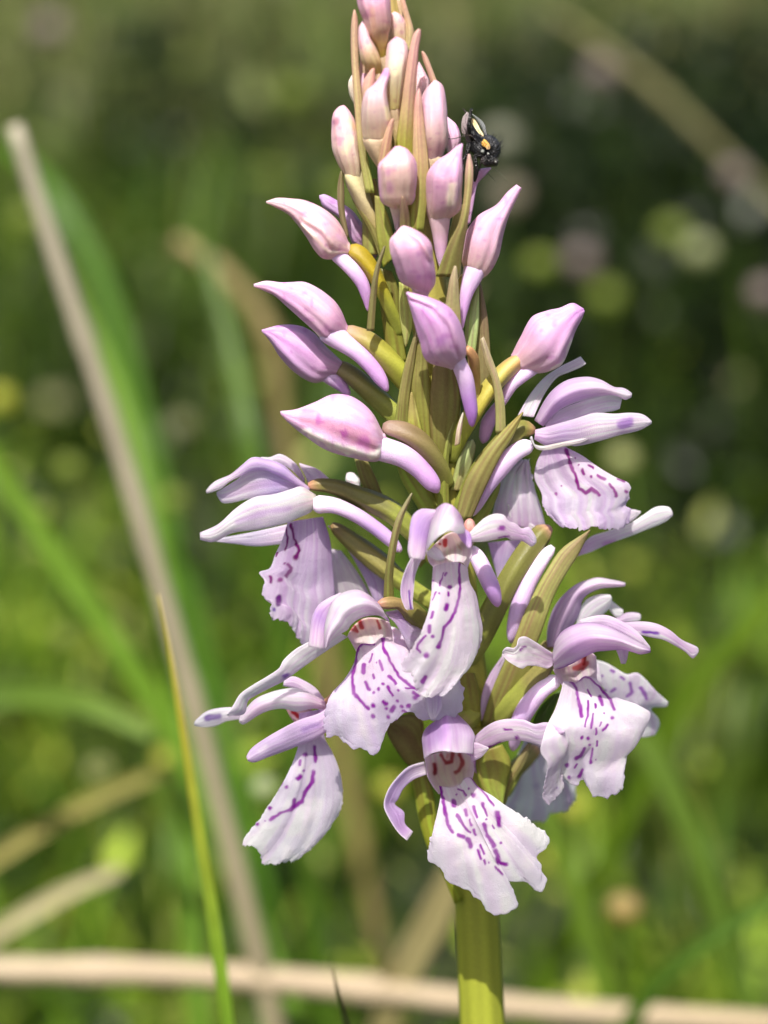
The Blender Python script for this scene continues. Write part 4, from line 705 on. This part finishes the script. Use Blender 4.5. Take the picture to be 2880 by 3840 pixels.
for L_, R_, c_, dd in (([(560, 1500), (520, 1100), (560, 800)], [(760, 1500), (740, 1100), (640, 800)], PT, 30), ([(700, 900), (690, 500), (720, 250)], [(860, 900), (850, 500), (800, 250)], PT, 20),
                       ([(900, 1300), (930, 900), (1000, 700)], [(1120, 1300), (1100, 1000), (1060, 720)], PT, 20), ([(420, 1300), (400, 900), (420, 560)], [(600, 1300), (560, 900), (500, 600)], PT, 10)):
    bract('A', L_, R_, c_, d=(dd,), cup=30)
for L_, R_, dd in (([(330, 1150), (330, 800), (340, 560)], [(520, 1150), (480, 800), (440, 560)], 10), ([(640, 1150), (660, 800), (700, 480)], [(860, 1150), (850, 800), (830, 480)], -20), ([(960, 1250), (1000, 1000), (1060, 760)], [(1130, 1200), (1150, 950), (1120, 760)], 10)):
    bract('B', L_, R_, [(146, 140, 60), (160, 146, 84), (170, 146, 104)], d=(dd,), cup=30)

for L_, R_, dd in (([(640, 800), (600, 500), (640, 250)], [(760, 800), (740, 500), (700, 250)], 10), ([(860, 900), (850, 600), (900, 380)], [(1000, 900), (990, 640), (950, 400)], -10), ([(430, 1250), (400, 1000), (440, 760)], [(560, 1250), (540, 1000), (480, 760)], -40),
                   ([(860, 1500), (850, 1200), (900, 1000)], [(1010, 1500), (1010, 1250), (960, 1010)], -60), ([(760, -20), (740, -160), (770, -300)], [(880, -20), (870, -160), (820, -300)], 0)):
    fbud('A', L_, R_, [(206, 184, 140), (222, 190, 190), (220, 174, 202)], d=(dd,))
# ------------------------------------------------------------------ the fly on the buds
YO = place(np.array([1820.0]), np.array([560.0]), np.array([20.0]))[0]
keepORI = ORI; ORI = YO
def ysrc(p): return src('Y', p)
t = np.linspace(0, 1, 60)
sk = np.array([(575, 600, 20, 60), (600, 700, 80, 50), (650, 860, 130, 40), (740, 1010, 185, 20), (860, 1110, 250, 0), (985, 1150, 270, -10), (1050, 1230, 220, -20), (1050, 1310, 130, -30), (1020, 1390, 190, -40), (990, 1450, 160, -45), (970, 1520, 60, -45)], float)
q = ysrc(sk[:, :2]); w = spl(np.column_stack([q, sk[:, 2] * CR['Y'][2]]), t); D = spl(sk[:, 3], t)[:, 0]
P = place(w[:, 0], w[:, 1], D); rad = np.maximum(w[:, 2], 2) * S
Cb = lin(cspl([(20, 18, 18), (18, 16, 16), (22, 20, 22), (34, 34, 38), (44, 44, 48), (24, 24, 26), (16, 16, 18)], t))
fly = tube_world('fly', P, rad, Cb, None, M_FLY, na=28, origin=ORI); fly.location = YO
tag(fly, 'small black fly with amber glint painted on its wing edge clinging head down to a bud', 'fly')
def fpart(name, pts, r, col, d, mat=M_FLY, n=16):
    tt = np.linspace(0, 1, n); p = spl(ysrc(pts), tt); dd = spl(np.array(d, float), tt)[:, 0]; rr = spl(np.array(r, float), tt)[:, 0] * S * CR['Y'][2]
    return tube_world(name, place(p[:, 0], p[:, 1], dd), np.maximum(rr, 1e-5), np.repeat(lin(col)[None], n, 0), fly, mat, na=10)
BLK = (16, 14, 14)
fpart('leg', [(690, 1010), (620, 850), (600, 700), (640, 380), (655, 320)], [34, 40, 46, 34, 26], BLK, (-20, -70, -80))
fpart('leg', [(700, 1000), (560, 880), (530, 600), (545, 420), (470, 310)], [26, 26, 26, 18, 12], (50, 42, 40), (40, 60, 60))
fpart('leg', [(760, 1080), (660, 890), (560, 870), (390, 915), (250, 945), (150, 935)], [24, 16, 14, 12, 9, 7], (60, 50, 44), (-10, -60, -60, -40))
fpart('leg', [(800, 1200), (640, 1180), (600, 1060), (560, 1250), (470, 1420), (490, 1660)], [36, 44, 52, 40, 34, 20], BLK, (-20, -50, -50, -60))
fpart('leg', [(860, 1300), (740, 1290), (730, 1400), (760, 1560), (720, 1820)], [40, 40, 40, 46, 26], BLK, (-60, -70, -40))
fpart('leg', [(940, 1300), (870, 1380), (840, 1470), (820, 1600)], [26, 24, 18, 10], (36, 32, 32), (-80, -90, -50))
fpart('antenna', [(1120, 1560), (1260, 1670), (1370, 1780), (1480, 1900)], [7, 6, 5, 3], (90, 96, 70), (-30, -30), n=12)
fpart('antenna', [(980, 1640), (1090, 1760), (1190, 1860)], [6, 5, 3], (80, 86, 60), (-30, -30), n=12)
e = bud('eye', 'Y', [(1120, 1350), (1118, 1410), (1140, 1465)], [(1200, 1380), (1215, 1420), (1180, 1475)], fly, [(40, 40, 40), (60, 60, 60), (40, 40, 40)], d=(-80,), ridge=(), mat=M_FLY)
bud('eye', 'Y', [(870, 1330), (840, 1400), (880, 1470)], [(950, 1330), (960, 1400), (940, 1470)], fly, [(36, 34, 34)] * 3, d=(-110,), ridge=(), mat=M_FLY)
m, n_, l_ = newmat('fly_wing')
pw = n_.new('ShaderNodeBsdfPrincipled'); pw.inputs['Base Color'].default_value = (0.55, 0.42, 0.2, 1); pw.inputs['Roughness'].default_value = 0.25
tr = n_.new('ShaderNodeBsdfTransparent'); mx = n_.new('ShaderNodeMixShader'); mx.inputs[0].default_value = 0.45
vc = n_.new('ShaderNodeVertexColor'); vc.layer_name = 'Col'; l_.new(vc.outputs[0], pw.inputs['Base Color'])
oo = n_.new('ShaderNodeOutputMaterial'); l_.new(tr.outputs[0], mx.inputs[1]); l_.new(pw.outputs[0], mx.inputs[2]); l_.new(mx.outputs[0], oo.inputs[0])
M_WING = m
sheet('wing', 'Y', [(900, 900), (800, 820), (700, 680), (648, 560), (655, 530)], [(890, 860), (830, 740), (760, 610), (700, 540), (665, 528)], fly, [(250, 220, 150), (250, 226, 150), (244, 214, 130)], d=(-60, -50), cup=4, mat=M_STRAW, thick=5)  # bright amber strip: the glint along the wing edge, put into colour
sheet('wing', 'Y', [(870, 1000), (640, 900), (470, 840), (440, 700), (470, 500), (560, 380)], [(880, 950), (760, 850), (640, 780), (620, 640), (600, 500), (590, 400)], fly, [(140, 116, 110), (150, 130, 130), (150, 136, 136)], d=(20, 50), cup=6, mat=M_WING, thick=3)
sheet('wing', 'Y', [(1000, 1000), (930, 860), (850, 680), (700, 480), (640, 420)], [(1040, 960), (970, 840), (930, 660), (860, 560), (660, 420)], fly, [(110, 110, 116), (120, 124, 126), (90, 96, 90)], d=(10, 30), cup=6, mat=M_WING, thick=3)
sheet('collar', 'Y', [(860, 1020), (880, 1080), (950, 1120), (990, 1170)], [(910, 950), (960, 980), (1030, 1080), (1020, 1160)], fly, [(206, 130, 30), (200, 120, 30), (236, 170, 110)], d=(-70, -78), cup=12, mat=M_BUD, thick=8)
for x, y, r_ in ((890, 1210, 36), (1160, 1420, 24), (1000, 1260, 26)):
    bud('bristle_tuft', 'Y', [(x - r_, y - r_), (x - r_ * 1.2, y), (x - r_ * .5, y + r_)], [(x + r_ * .6, y - r_), (x + r_, y), (x + r_ * .6, y + r_)], fly, [(110, 116, 116), (150, 156, 156), (110, 116, 116)], d=(-95 if x < 1000 else -85,), ridge=((1, 0.3), (2, .3)), mat=M_FLY, res=(10, 12))
# fine bristles over the thorax
hv, hf, hc = [], [], []
for k in range(420):
    i = random.randint(8, 52); a = random.uniform(0, 2 * math.pi)
    dirn = np.array([math.cos(a), -abs(math.sin(a)) * random.choice((1, 1, -1)), random.uniform(-.2, .9)]); dirn /= np.linalg.norm(dirn)
    p0 = P[i] + dirn * rad[i] * 0.93; p1 = p0 + (dirn + np.array([0, 0, .5])) * S * random.uniform(14, 34)
    sd = np.cross(dirn, [0.3, 0.5, 0.8]); sd = sd / np.linalg.norm(sd) * S * 1.3
    b0 = len(hv); hv += [p0 - sd, p0 + sd, p1 + sd * .2, p1 - sd * .2]; hf.append((b0, b0 + 1, b0 + 2, b0 + 3)); c_ = random.choice(((0.02,) * 3, (0.06,) * 3, (0.12, 0.12, 0.13))); hc += [c_] * 4
o = link('bristles', mesh('bristles', np.array(hv), np.array(hf), np.array(hc), ORI), fly, M_FLY); o['kind'] = 'stuff'
ORI = keepORI

# ------------------------------------------------------------------ meadow floor
gm = bpy.data.meshes.new('ground')
gn = 90
gx = np.sign(np.linspace(-1, 1, gn)) * np.abs(np.linspace(-1, 1, gn)) ** 3 * 120
GX, GY = np.meshgrid(gx, gx + 0.0)
GZ = 0.012 * vnoise(GX * 9 + 30, GY * 9 + 30, 3) - 0.006
gi = np.arange(gn * gn).reshape(gn, gn)
gF = np.stack([gi[:-1, :-1], gi[:-1, 1:], gi[1:, 1:], gi[1:, :-1]], -1).reshape(-1, 4)
g = link('ground', mesh('ground', np.stack([GX, GY, GZ], -1).reshape(-1, 3), gF, None), None, ground_mat())
tag(g, kind='structure')

def ribbons(base, tip_dir, length, width, bend, colb, colt, seg=5, fold=0.25):
    """many grass blades at once: base (n,3), horizontal lean direction (n,2)"""
    n = len(base); t = np.linspace(0, 1, seg + 1)
    T = t[None, :, None]
    lean = np.concatenate([tip_dir, np.zeros((n, 1))], 1)[:, None]
    up = np.array([0, 0, 1.0])
    ang = bend[:, None] * t[None] ** 1.5
    hor = np.cumsum(np.sin(ang), 1) / (seg + 1); ver = np.cumsum(np.cos(ang), 1) / (seg + 1)
    hor -= hor[:, :1]; ver -= ver[:, :1]
    C = base[:, None] + length[:, None, None] * (hor[..., None] * lean + ver[..., None] * up)
    side = np.concatenate([-tip_dir[:, 1:], tip_dir[:, :1], np.zeros((n, 1))], 1)[:, None]
    wd = (width[:, None] * (1 - t[None] ** 1.8) ** 0.8 + 0.0001)[..., None] * 0.5
    nrm = lean * np.cos(ang)[..., None] - up * np.sin(ang)[..., None]
    Lf = C - side * wd + nrm * wd * fold; Rg = C + side * wd + nrm * wd * fold
    V = np.stack([Lf, C, Rg], 2)                       # n, seg+1, 3, 3
    cc = colb[:, None] * (1 - T) + colt[:, None] * T
    CC = np.repeat(cc[:, :, None], 3, 2)
    k = (seg + 1) * 3
    q = []
    for s in range(seg):
        for e in range(2):
            q.append((s*3+e, s*3+e+1, s*3+3+e+1, s*3+3+e))
    F = (np.arange(n) * k)[:, None, None] + np.array(q)[None]
    return V.reshape(-1, 3), F.reshape(-1, 4), CC.reshape(-1, 3)
# ------------------------------------------------------------------ grass and leaves of the meadow (nobody could count them)
def pick(pal, n):
    p = np.array(pal, float); i = rng.integers(0, len(p), n)
    return lin(p[i]) * (1 + 0.9 * (rng.random((n, 1)) - 0.5)) * np.array([0.84, 0.86, 0.66])
def scatter(n, x0, x1, y0, y1):
    y = y0 + (y1 - y0) * rng.random(n) ** 1.0
    x = x0 + (x1 - x0) * rng.random(n)
    return np.column_stack([x, y, np.full(n, -0.004)])
def leans(n):
    a = rng.random(n) * 2 * math.pi
    return np.column_stack([np.cos(a), np.sin(a)])
GP = [(60, 90, 16), (76, 106, 22), (50, 80, 18), (96, 118, 34), (66, 96, 38), (44, 70, 18)]
GT_ = [(96, 124, 28), (116, 142, 44), (74, 106, 30), (124, 132, 60), (86, 116, 58)]
DRY = [(176, 160, 116), (160, 140, 96), (190, 176, 136)]

def grass_field(name, label, n, area, hmin, hmax, wmin, wmax, pb, pt, bend=(0.3, 1.6), clump=0.0, side=0.0):
    b = scatter(n, *area)
    if clump:
        keep = 0.6 * vnoise(b[:, 0] * 9 + 40, b[:, 1] * 9 + 40, 21) + 0.8 * vnoise(b[:, 0] * 25 + 40, b[:, 1] * 25 + 40, 22) > clump + side * np.clip(b[:, 0] / (0.12 * (b[:, 1] + 0.25)), -1, 1)
        b = b[keep]; n = len(b)
    ht = hmin + (hmax - hmin) * rng.random(n)
    tone = np.clip(1 + 1.5 * vnoise(b[:, 0] * 21 + 60, b[:, 1] * 21 + 60, 23) + 0.8 * vnoise(b[:, 0] * 7 + 60, b[:, 1] * 7 + 60, 24), 0.25, 2.2)[:, None]
    V, F, C = ribbons(b, leans(n), ht, wmin + (wmax - wmin) * rng.random(n), bend[0] + (bend[1] - bend[0]) * rng.random(n), pick(pb, n) * tone, pick(pt, n) * tone)
    o = link(name, mesh(name, V, F, np.clip(C, 0.003, 0.9)), None, M_GRASS)
    tag(o, label, 'grass', kind='stuff'); return o

LB = [(96, 124, 20), (112, 142, 26), (80, 112, 24), (124, 148, 40), (72, 100, 26)]
LT = [(134, 164, 44), (150, 178, 60), (110, 148, 44), (160, 168, 84), (100, 140, 60)]
MB = [(58, 74, 30), (68, 84, 38), (50, 66, 28), (88, 94, 54), (80, 90, 48)]
MT = [(118, 130, 70), (106, 124, 62), (136, 136, 96), (100, 122, 70), (156, 148, 112)]
grass_field('near_grass', 'short bright lime green turf growing round the orchid', 9000, (-0.45, 0.45, 0.16, 0.85), 0.05, 0.12, 0.0022, 0.0048, LB, LT, clump=0.04, side=0.2)
grass_field('trodden_grass', 'low grass on the open ground before the orchid', 8000, (-0.8, 0.8, -0.9, 0.16), 0.03, 0.07, 0.0016, 0.0035, GP, GT_)
grass_field('meadow_grass', 'tufts of green meadow grass rising from dark undergrowth', 5200, (-0.7, 0.7, 0.75, 1.9), 0.08, 0.21, 0.003, 0.007, GP, GT_, clump=0.06, side=0.12)
grass_field('far_grass', 'muted grassland running back from the flower meadow', 9000, (-2.2, 2.2, 1.8, 5), 0.12, 0.30, 0.006, 0.014, MB, MT, clump=0.0)
grass_field('distant_grass', 'distant pale grassland at the end of the meadow', 6000, (-8, 8, 5, 16), 0.2, 0.4, 0.01, 0.03, MB, MT)

# low leafy herbs: small oval leaves through a volume
def herb(name, label, n, area, z0, z1, size, pal, clump=None, side=0.0):
    b = scatter(n, *area); b[:, 2] = z0 + (z1 - z0) * rng.random(n) ** 1.3
    if clump is not None:
        kp = vnoise(b[:, 0] * 5 + 11, b[:, 1] * 5 + 17, 33) > clump - side * np.clip((b[:, 0] + 0.03) / (0.1 * (b[:, 1] + 0.2)), -1, 1); b = b[kp]; n = len(b)
    nrm = rng.normal(size=(n, 3)); nrm[:, 2] = np.abs(nrm[:, 2]) + 0.3; nrm /= np.linalg.norm(nrm, axis=1, keepdims=True)
    a = np.cross(nrm, rng.normal(size=(n, 3))); a /= np.linalg.norm(a, axis=1, keepdims=True); c = np.cross(nrm, a)
    s = (size[0] + (size[1] - size[0]) * rng.random(n))[:, None]
    pts = [b - a * s, b - c * s * .42 - nrm * s * .1, b + a * s * .2 + nrm * s * .12, b + c * s * .42 - nrm * s * .1, b + a * s]
    V = np.stack([pts[0], pts[1], pts[2], pts[3], pts[4]], 1).reshape(-1, 3)
    k = (np.arange(n) * 5)[:, None]
    F = np.concatenate([k + np.array([0, 1, 2, 3]), k + np.array([1, 4, 3, 2])])
    C = np.repeat(pick(pal, n), 5, 0)
    o = link(name, mesh(name, V, F, np.clip(C, 0.003, 0.9)), None, M_GRASS)
    tag(o, label, 'foliage', kind='stuff'); return o
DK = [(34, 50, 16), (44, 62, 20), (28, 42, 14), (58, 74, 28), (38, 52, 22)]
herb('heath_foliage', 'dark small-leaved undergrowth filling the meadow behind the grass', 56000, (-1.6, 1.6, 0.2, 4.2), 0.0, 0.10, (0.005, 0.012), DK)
herb('tall_heath', 'tall heathery growth behind the flower spike, its leaves coloured dark for shade', 52000, (-0.75, 0.75, 0.9, 2.1), 0.0, 0.20, (0.005, 0.012), [(26, 38, 10), (34, 50, 14), (22, 32, 10), (44, 58, 20), (30, 40, 18)], clump=-0.06, side=0.3)  # near-black leaf colours stand in for the shade of shrubs
herb('pale_herb_leaves', 'scattered leaves among the dark undergrowth, coloured pale to give sun glints', 600, (-1.0, 1.0, 0.7, 3.4), 0.06, 0.24, (0.008, 0.018), [(120, 132, 70), (134, 144, 90), (110, 130, 80), (150, 144, 120)])  # pale leaf colour stands in for sun glints that blur to discs
herb('low_herb_leaves', 'small yellowish green leaves between the lime turf blades', 500, (-0.3, 0.3, 0.2, 0.75), 0.03, 0.12, (0.004, 0.007), [(190, 200, 90), (170, 190, 80), (200, 206, 130)])

# ------------------------------------------------------------------ single stalks and blades one can tell apart
def to_ground(P, n=14):
    """carry a stalk on from its last visible point down to the soil"""
    T = P[-1] - P[-3]; T /= np.linalg.norm(T)
    if T[2] > -0.5: T = T * 0.6 + np.array([0, 0.15, -0.8]); T /= np.linalg.norm(T)
    k = (P[-1, 2] + 0.004) / -T[2]
    return np.concatenate([P, P[-1] + T * np.linspace(0, k, n + 1)[1:, None]])

def stalk(name, pts, r_mm, col, label, cat, group=None, ground=True, mat=None, seg=40, flat=1.0):
    """pts: (x, y) in the 1659-wide picture plus metres behind the spike"""
    q = src('Q', [p[:2] for p in pts]); w = spl(np.column_stack([q, [p[2] / S for p in pts]]), np.linspace(0, 1, seg))
    P = place(w[:, 0], w[:, 1], w[:, 2])
    if ground: P = to_ground(P)
    n = len(P); t = np.linspace(0, 1, n)
    rad = spl(np.array(r_mm, float), np.minimum(t * n / seg, 1))[:, 0] * 1e-3
    for tn in (0.17, 0.46, 0.78): rad = rad * (1 + 0.22 * np.exp(-((t - tn) / 0.012) ** 2))
    rad = rad * (1 + 0.16 * vnoise(t * 30, t * 0, nseed()))
    org = P[-1].copy(); org[2] = max(org[2], 0)
    o = tube_world(name, P, rad, lin(cspl(col, t)), None, mat or M_STRAW, na=12, ribs=5, amp=0.05, origin=org, flat=flat)
    o.location = org; tag(o, label, cat, group); return o

def blade(name, pts, w_mm, col, label, cat='grass blade', group=None, ground=True, seg=36, twist=0.5):
    q = src('Q', [p[:2] for p in pts]); w = spl(np.column_stack([q, [p[2] / S for p in pts]]), np.linspace(0, 1, seg))
    P = place(w[:, 0], w[:, 1], w[:, 2])
    if ground: P = to_ground(P)
    n = len(P); t = np.linspace(0, 1, n)
    hw = spl(np.array(w_mm, float), np.minimum(t * n / seg, 1))[:, 0] * 0.5e-3
    T = np.gradient(P, axis=0); T /= np.linalg.norm(T, axis=1, keepdims=True)
    view = np.array([0.15, -1, 0.35]); A = np.cross(T, view); A /= np.linalg.norm(A, axis=1, keepdims=True)
    N = np.cross(A, T)
    ca, sa = np.cos(twist * (t - .3))[:, None], np.sin(twist * (t - .3))[:, None]
    A, N = A * ca + N * sa, N * ca - A * sa
    us = np.linspace(-1, 1, 7)
    G = P[:, None] + A[:, None] * (hw[:, None] * us)[..., None] + N[:, None] * (hw[:, None] * 0.35 * us ** 2)[..., None]
    th = 0.00012
    V = np.concatenate([(G + N[:, None] * th).reshape(-1, 3), (G - N[:, None] * th).reshape(-1, 3)])
    i = np.arange(n * 7).reshape(n, 7); f = np.stack([i[:-1, :-1], i[1:, :-1], i[1:, 1:], i[:-1, 1:]], -1).reshape(-1, 4)
    bd = np.concatenate([i[0, :], i[1:, -1], i[-1, -2::-1], i[-2:0:-1, 0]]); bn = np.roll(bd, -1)
    F = np.concatenate([f, f[:, ::-1] + n * 7, np.stack([bd, bn, bn + n * 7, bd + n * 7], -1)])
    C = np.repeat(lin(cspl(col, t))[:, None], 7, 1) * (1 + 0.12 * np.cos(us * 9))[None, :, None]
    org = P[-1].copy(); org[2] = max(org[2], 0)
    o = link(name, mesh(name, V, F, np.clip(np.concatenate([C.reshape(-1, 3)] * 2), .003, .9), org), None, M_GRASS)
    o.location = org; tag(o, label, cat, group); return o

ST = [(164, 156, 136), (158, 148, 126), (148, 138, 110), (130, 124, 86)]
stalk('dry_stalk', [(30, 270, 0.12), (110, 520, 0.12), (230, 880, 0.12), (345, 1260, 0.12), (440, 1600, 0.12), (570, 2120, 0.12), (600, 2260, 0.12)], [0.9, 1.15, 1.2, 1.25, 1.45, 1.6], ST, 'tall greyish dry grass stalk with a broken top, leaning behind the thin green blade', 'stalk')
blade('thin_grass_blade', [(342, 1285, 0.020), (365, 1400, 0.020), (395, 1580, 0.021), (430, 1800, 0.022), (462, 2000, 0.023), (495, 2240, 0.024)], [0.12, 0.5, 0.8, 1.0, 1.2, 1.2], [(196, 180, 110), (190, 184, 70), (170, 184, 66), (140, 176, 56), (124, 164, 50), (110, 150, 44)], 'slender green grass blade with ochre tip standing in front of the dry stalk')
blade('short_grass_blade', [(718, 2094, 0.006), (732, 2150, 0.007), (752, 2230, 0.009)], [0.1, 0.4, 0.7], [(176, 160, 110), (84, 96, 50), (70, 90, 40)], 'short dark green blade tip poking up before the fallen straw')
stalk('fallen_straw', [(-160, 2085, 0.12), (0, 2094, 0.12), (350, 2100, 0.12), (700, 2126, 0.12), (1100, 2172, 0.12), (1659, 2212, 0.12), (1900, 2230, 0.12)], [1.6, 1.75, 1.7, 1.6, 1.5, 1.4], [(178, 162, 134), (168, 150, 124), (176, 158, 130), (160, 142, 112)], 'thick beige straw lying level across the meadow behind the orchid stem', 'straw', ground=False)
blade('dry_grass_blade', [(470, 1610, 0.17), (360, 1662, 0.165), (200, 1730, 0.16), (60, 1810, 0.155), (-80, 1900, 0.15)], [1.0, 1.8, 2.2, 2.2, 2.0], [(150, 148, 76), (160, 152, 84), (164, 152, 90)], 'arching straw-coloured grass blade bending down beside the dry stalk', ground=True)
blade('dry_grass_blade', [(260, 1880, 0.15), (150, 1925, 0.15), (40, 1985, 0.15), (-80, 2060, 0.15)], [1.4, 2.2, 2.4, 2.4], [(190, 180, 140), (200, 190, 150), (190, 176, 136)], 'pale bleached grass blade slanting just above the fallen straw')
blade('dry_grass_blade', [(985, 1880, 0.12), (930, 1990, 0.12), (880, 2080, 0.12), (830, 2200, 0.12)], [3.4, 4.4, 4.2, 3.6], [(150, 140, 96), (160, 150, 104), (150, 140, 90)], 'broad tan dead blade leaning out from behind the orchid stem base')
GB = [(104, 138, 36), (96, 132, 30), (84, 120, 26)]
BB = [(108, 134, 56), (98, 126, 46), (84, 112, 36)]
gl = 'broad green grass blades out of focus behind the orchid'
blade('grass_blade', [(-40, 960, 0.16), (120, 1200, 0.155), (270, 1420, 0.15), (400, 1640, 0.145), (470, 1800, 0.14)], [2.4, 3.0, 3.2, 3.2, 3], GB, 'bright green grass blade crossing behind the tall dry stalk, sloping down to it')
blade('grass_blade', [(130, 560, 0.2), (260, 860, 0.19), (330, 1150, 0.18), (380, 1500, 0.17), (400, 1800, 0.16)], [1.6, 2.6, 3.2, 3.4, 3.4], GB, 'long green grass blade running close alongside the tall dry stalk')
blade('grass_blade', [(440, 520, 0.22), (500, 760, 0.21), (545, 1000, 0.2), (590, 1300, 0.2), (640, 1700, 0.2)], [1.6, 2.6, 3.2, 3.4, 3.4], [(84, 110, 40), (80, 112, 34), (76, 110, 30)], 'dim green grass blade rising behind the left-pointing lilac buds')
blade('grass_blade', [(330, 1590, 0.13), (180, 1520, 0.135), (40, 1500, 0.14), (-90, 1520, 0.14)], [1.6, 3, 3.6, 3.6], BB, 'pale green grass blade arching over above the straw-coloured blade')
blade('grass_blade', [(1700, 1930, 0.10), (1560, 2010, 0.10), (1430, 2110, 0.10), (1340, 2230, 0.10)], [1.6, 2.0, 2.2, 2.2], [(84, 116, 40), (76, 108, 34), (70, 100, 26)], 'green grass blade slanting up from the end of the fallen straw')
blade('grass_blade', [(1240, 1440, 0.15), (1330, 1520, 0.15), (1420, 1650, 0.15), (1500, 1830, 0.15), (1560, 2020, 0.15)], [2.0, 3.2, 3.6, 3.6, 3.4], BB, 'pale green curved blade under the large spotted flower, bowing over')
blade('grass_blade', [(1700, 1250, 0.18), (1580, 1380, 0.18), (1470, 1520, 0.18), (1380, 1700, 0.18)], [2, 3, 3.4, 3.4], [(96, 124, 30), (90, 120, 26)], 'yellowish green blade sloping down beyond the long sepal tip')
blade('grass_blade', [(1080, 1560, 0.16), (1150, 1700, 0.16), (1230, 1900, 0.16), (1290, 2100, 0.16)], [1.8, 3, 3.4, 3.4], [(110, 136, 50), (100, 130, 40)], 'lime green blade hanging behind the bottom flower')
blade('grass_blade', [(0, 300, 0.35), (120, 420, 0.34), (230, 640, 0.33), (300, 900, 0.32)], [2, 4, 4.6, 4.6], [(76, 116, 24), (70, 110, 20)], 'dark green blade standing behind the broken top of the dry stalk')
stalk('dry_stalk', [(1180, 20, 0.5), (1280, 90, 0.5), (1400, 180, 0.5), (1560, 330, 0.5)], [1.2, 1.8, 2.0, 1.4], [(112, 110, 70), (116, 112, 74)], 'pale dead stem slanting far behind the fly', 'stalk')
stalk('dry_stalk', [(380, 520, 0.3), (480, 590, 0.3), (570, 700, 0.3), (610, 900, 0.3)], [1.4, 1.8, 2, 1.8], [(140, 126, 84), (130, 116, 70)], 'thin brownish dead stem behind the topmost left-pointing bud', 'stalk')

# ------------------------------------------------------------------ small pale flower heads, added and sized to give blurred highlight discs
def head(px, py, dep, r_mm, col, label, group):
    c = place_m(np.array([px * 2880 / 1659]), np.array([py * 2880 / 1659]), dep)[0]
    o = bpy.data.objects.new('disc_head', None); COL.objects.link(o); o.location = (c[0], c[1], 0); o.empty_display_size = .01
    tag(o, label, 'flower head', group)
    org = np.array([c[0], c[1], 0.0])
    # stalk
    n = 14; t = np.linspace(0, 1, n)[:, None]
    bow = np.array([random.uniform(-.03, .03), random.uniform(0, .04), 0])
    P = org * (1 - t) + c * t + bow * np.sin(t * math.pi); P[:, 2] = c[2] * t[:, 0]
    tube_world('stalk', P, np.full(n, 0.00045), np.repeat(lin((92, 118, 40))[None], n, 0), o, M_GRASS, na=8, origin=org)
    # head: a knobbly dome of many small florets
    r = r_mm * 1e-3; cc = lin(col); th = np.linspace(0.05, math.pi - 0.05, 12); ph = np.linspace(0, 2 * math.pi, 18, endpoint=False)
    TH, PH = np.meshgrid(th, ph, indexing='ij'); rr = r * (1 + 0.14 * np.sin(PH * 6 + TH * 2) * np.sin(TH * 9))
    V = c + np.stack([rr * np.sin(TH) * np.cos(PH), rr * np.sin(TH) * np.sin(PH), rr * 0.85 * np.cos(TH)], -1).reshape(-1, 3)
    i = np.arange(12 * 18).reshape(12, 18); j = np.roll(i, -1, 1)
    F = np.stack([i[:-1], i[1:], j[1:], j[:-1]], -1).reshape(-1, 4)
    C = cc[None] * (1 + 0.3 * (rng.random((len(V), 1)) - .5))
    link('florets', mesh('florets', V, F, np.clip(C, .003, .9), org), o, M_PETAL)
YEL = (214, 216, 100); LIM = (160, 176, 84); PKW = (176, 160, 156); BEI = (226, 200, 140)
spots = [(90, 1110, .26, LIM), (140, 1380, .24, LIM), (215, 1660, .20, (236, 240, 170)), (360, 1640, .22, YEL), (0, 860, .3, YEL), (150, 1010, .3, LIM), (375, 1080, .3, LIM), (60, 470, .45, LIM),
         (395, 920, .4, (150, 150, 110)), (620, 1090, .35, LIM), (1165, 570, .5, LIM), (1345, 990, .3, (206, 210, 150)), (1190, 1850, .2, YEL), (1240, 1740, .22, YEL), (1000, 1680, .25, LIM), (840, 1700, .22, YEL),
         (570, 1700, .13, (206, 216, 170)), (300, 1560, .3, LIM), (1450, 500, .6, LIM), (1510, 540, .6, (200, 206, 160)), (1310, 640, .7, LIM), (1080, 300, .8, (190, 190, 170)), (1100, 420, .8, (190, 180, 160)), (740, 410, .7, LIM), (640, 200, .9, LIM)]
own = {(90, 1110): 'lime flower head added as a highlight disc, close beside the tall dry stalk, above the arching pale green blade', (215, 1660): 'brightest cream flower head, added as a highlight disc above the arching straw-coloured blade', (360, 1640): 'yellow flower head added as a highlight disc between the dry stalk and the thin green blade',
       (1345, 990): 'pale round flower head just beyond the upper right flower\'s lip', (1190, 1850): 'yellow flower head beside the bottom flower\'s frilled lip edge', (570, 1700): 'pale ring-like flower head added as a highlight disc, touching the lower left lip',
       (840, 1700): 'yellow flower head showing between the bottom flower\'s drooping sepal and the stem', (1165, 570): 'lime flower head added as a highlight disc in the dark beyond the tall right-leaning bud'}
kinds = {LIM: 'lime green', YEL: 'bright yellow'}
for x, y, dp, c_ in spots:
    kd = kinds.get(c_, 'dull whitish')
    if (x, y) in own: head(x, y, dp, 0.7 + 6.5 * dp, c_, own[(x, y)], 'small flower heads added as highlight discs in the grass')
    else: head(x, y, dp, 0.7 + 6.5 * dp, c_, 'small %s flower head on a thin stalk, added as a blurred highlight disc in the meadow' % kd, 'small %s flower heads added as highlight discs in the meadow' % kd)
for x, y, dp in [(1585, 375, .5), (1650, 630, .45), (845, 245, .9), (110, 60, .9), (1255, 560, .8), (1300, 150, .9)]:
    head(x, y, dp, 0.7 + 6.5 * dp, PKW, 'tiny pinkish white flower head added as a blurred highlight disc among the dark undergrowth', 'small pinkish flower heads added as highlight discs in the undergrowth')
head(1348, 1960, .13, 2.3, (196, 176, 116), 'beige round seed head beyond the bottom flower\'s frilled lip', None)
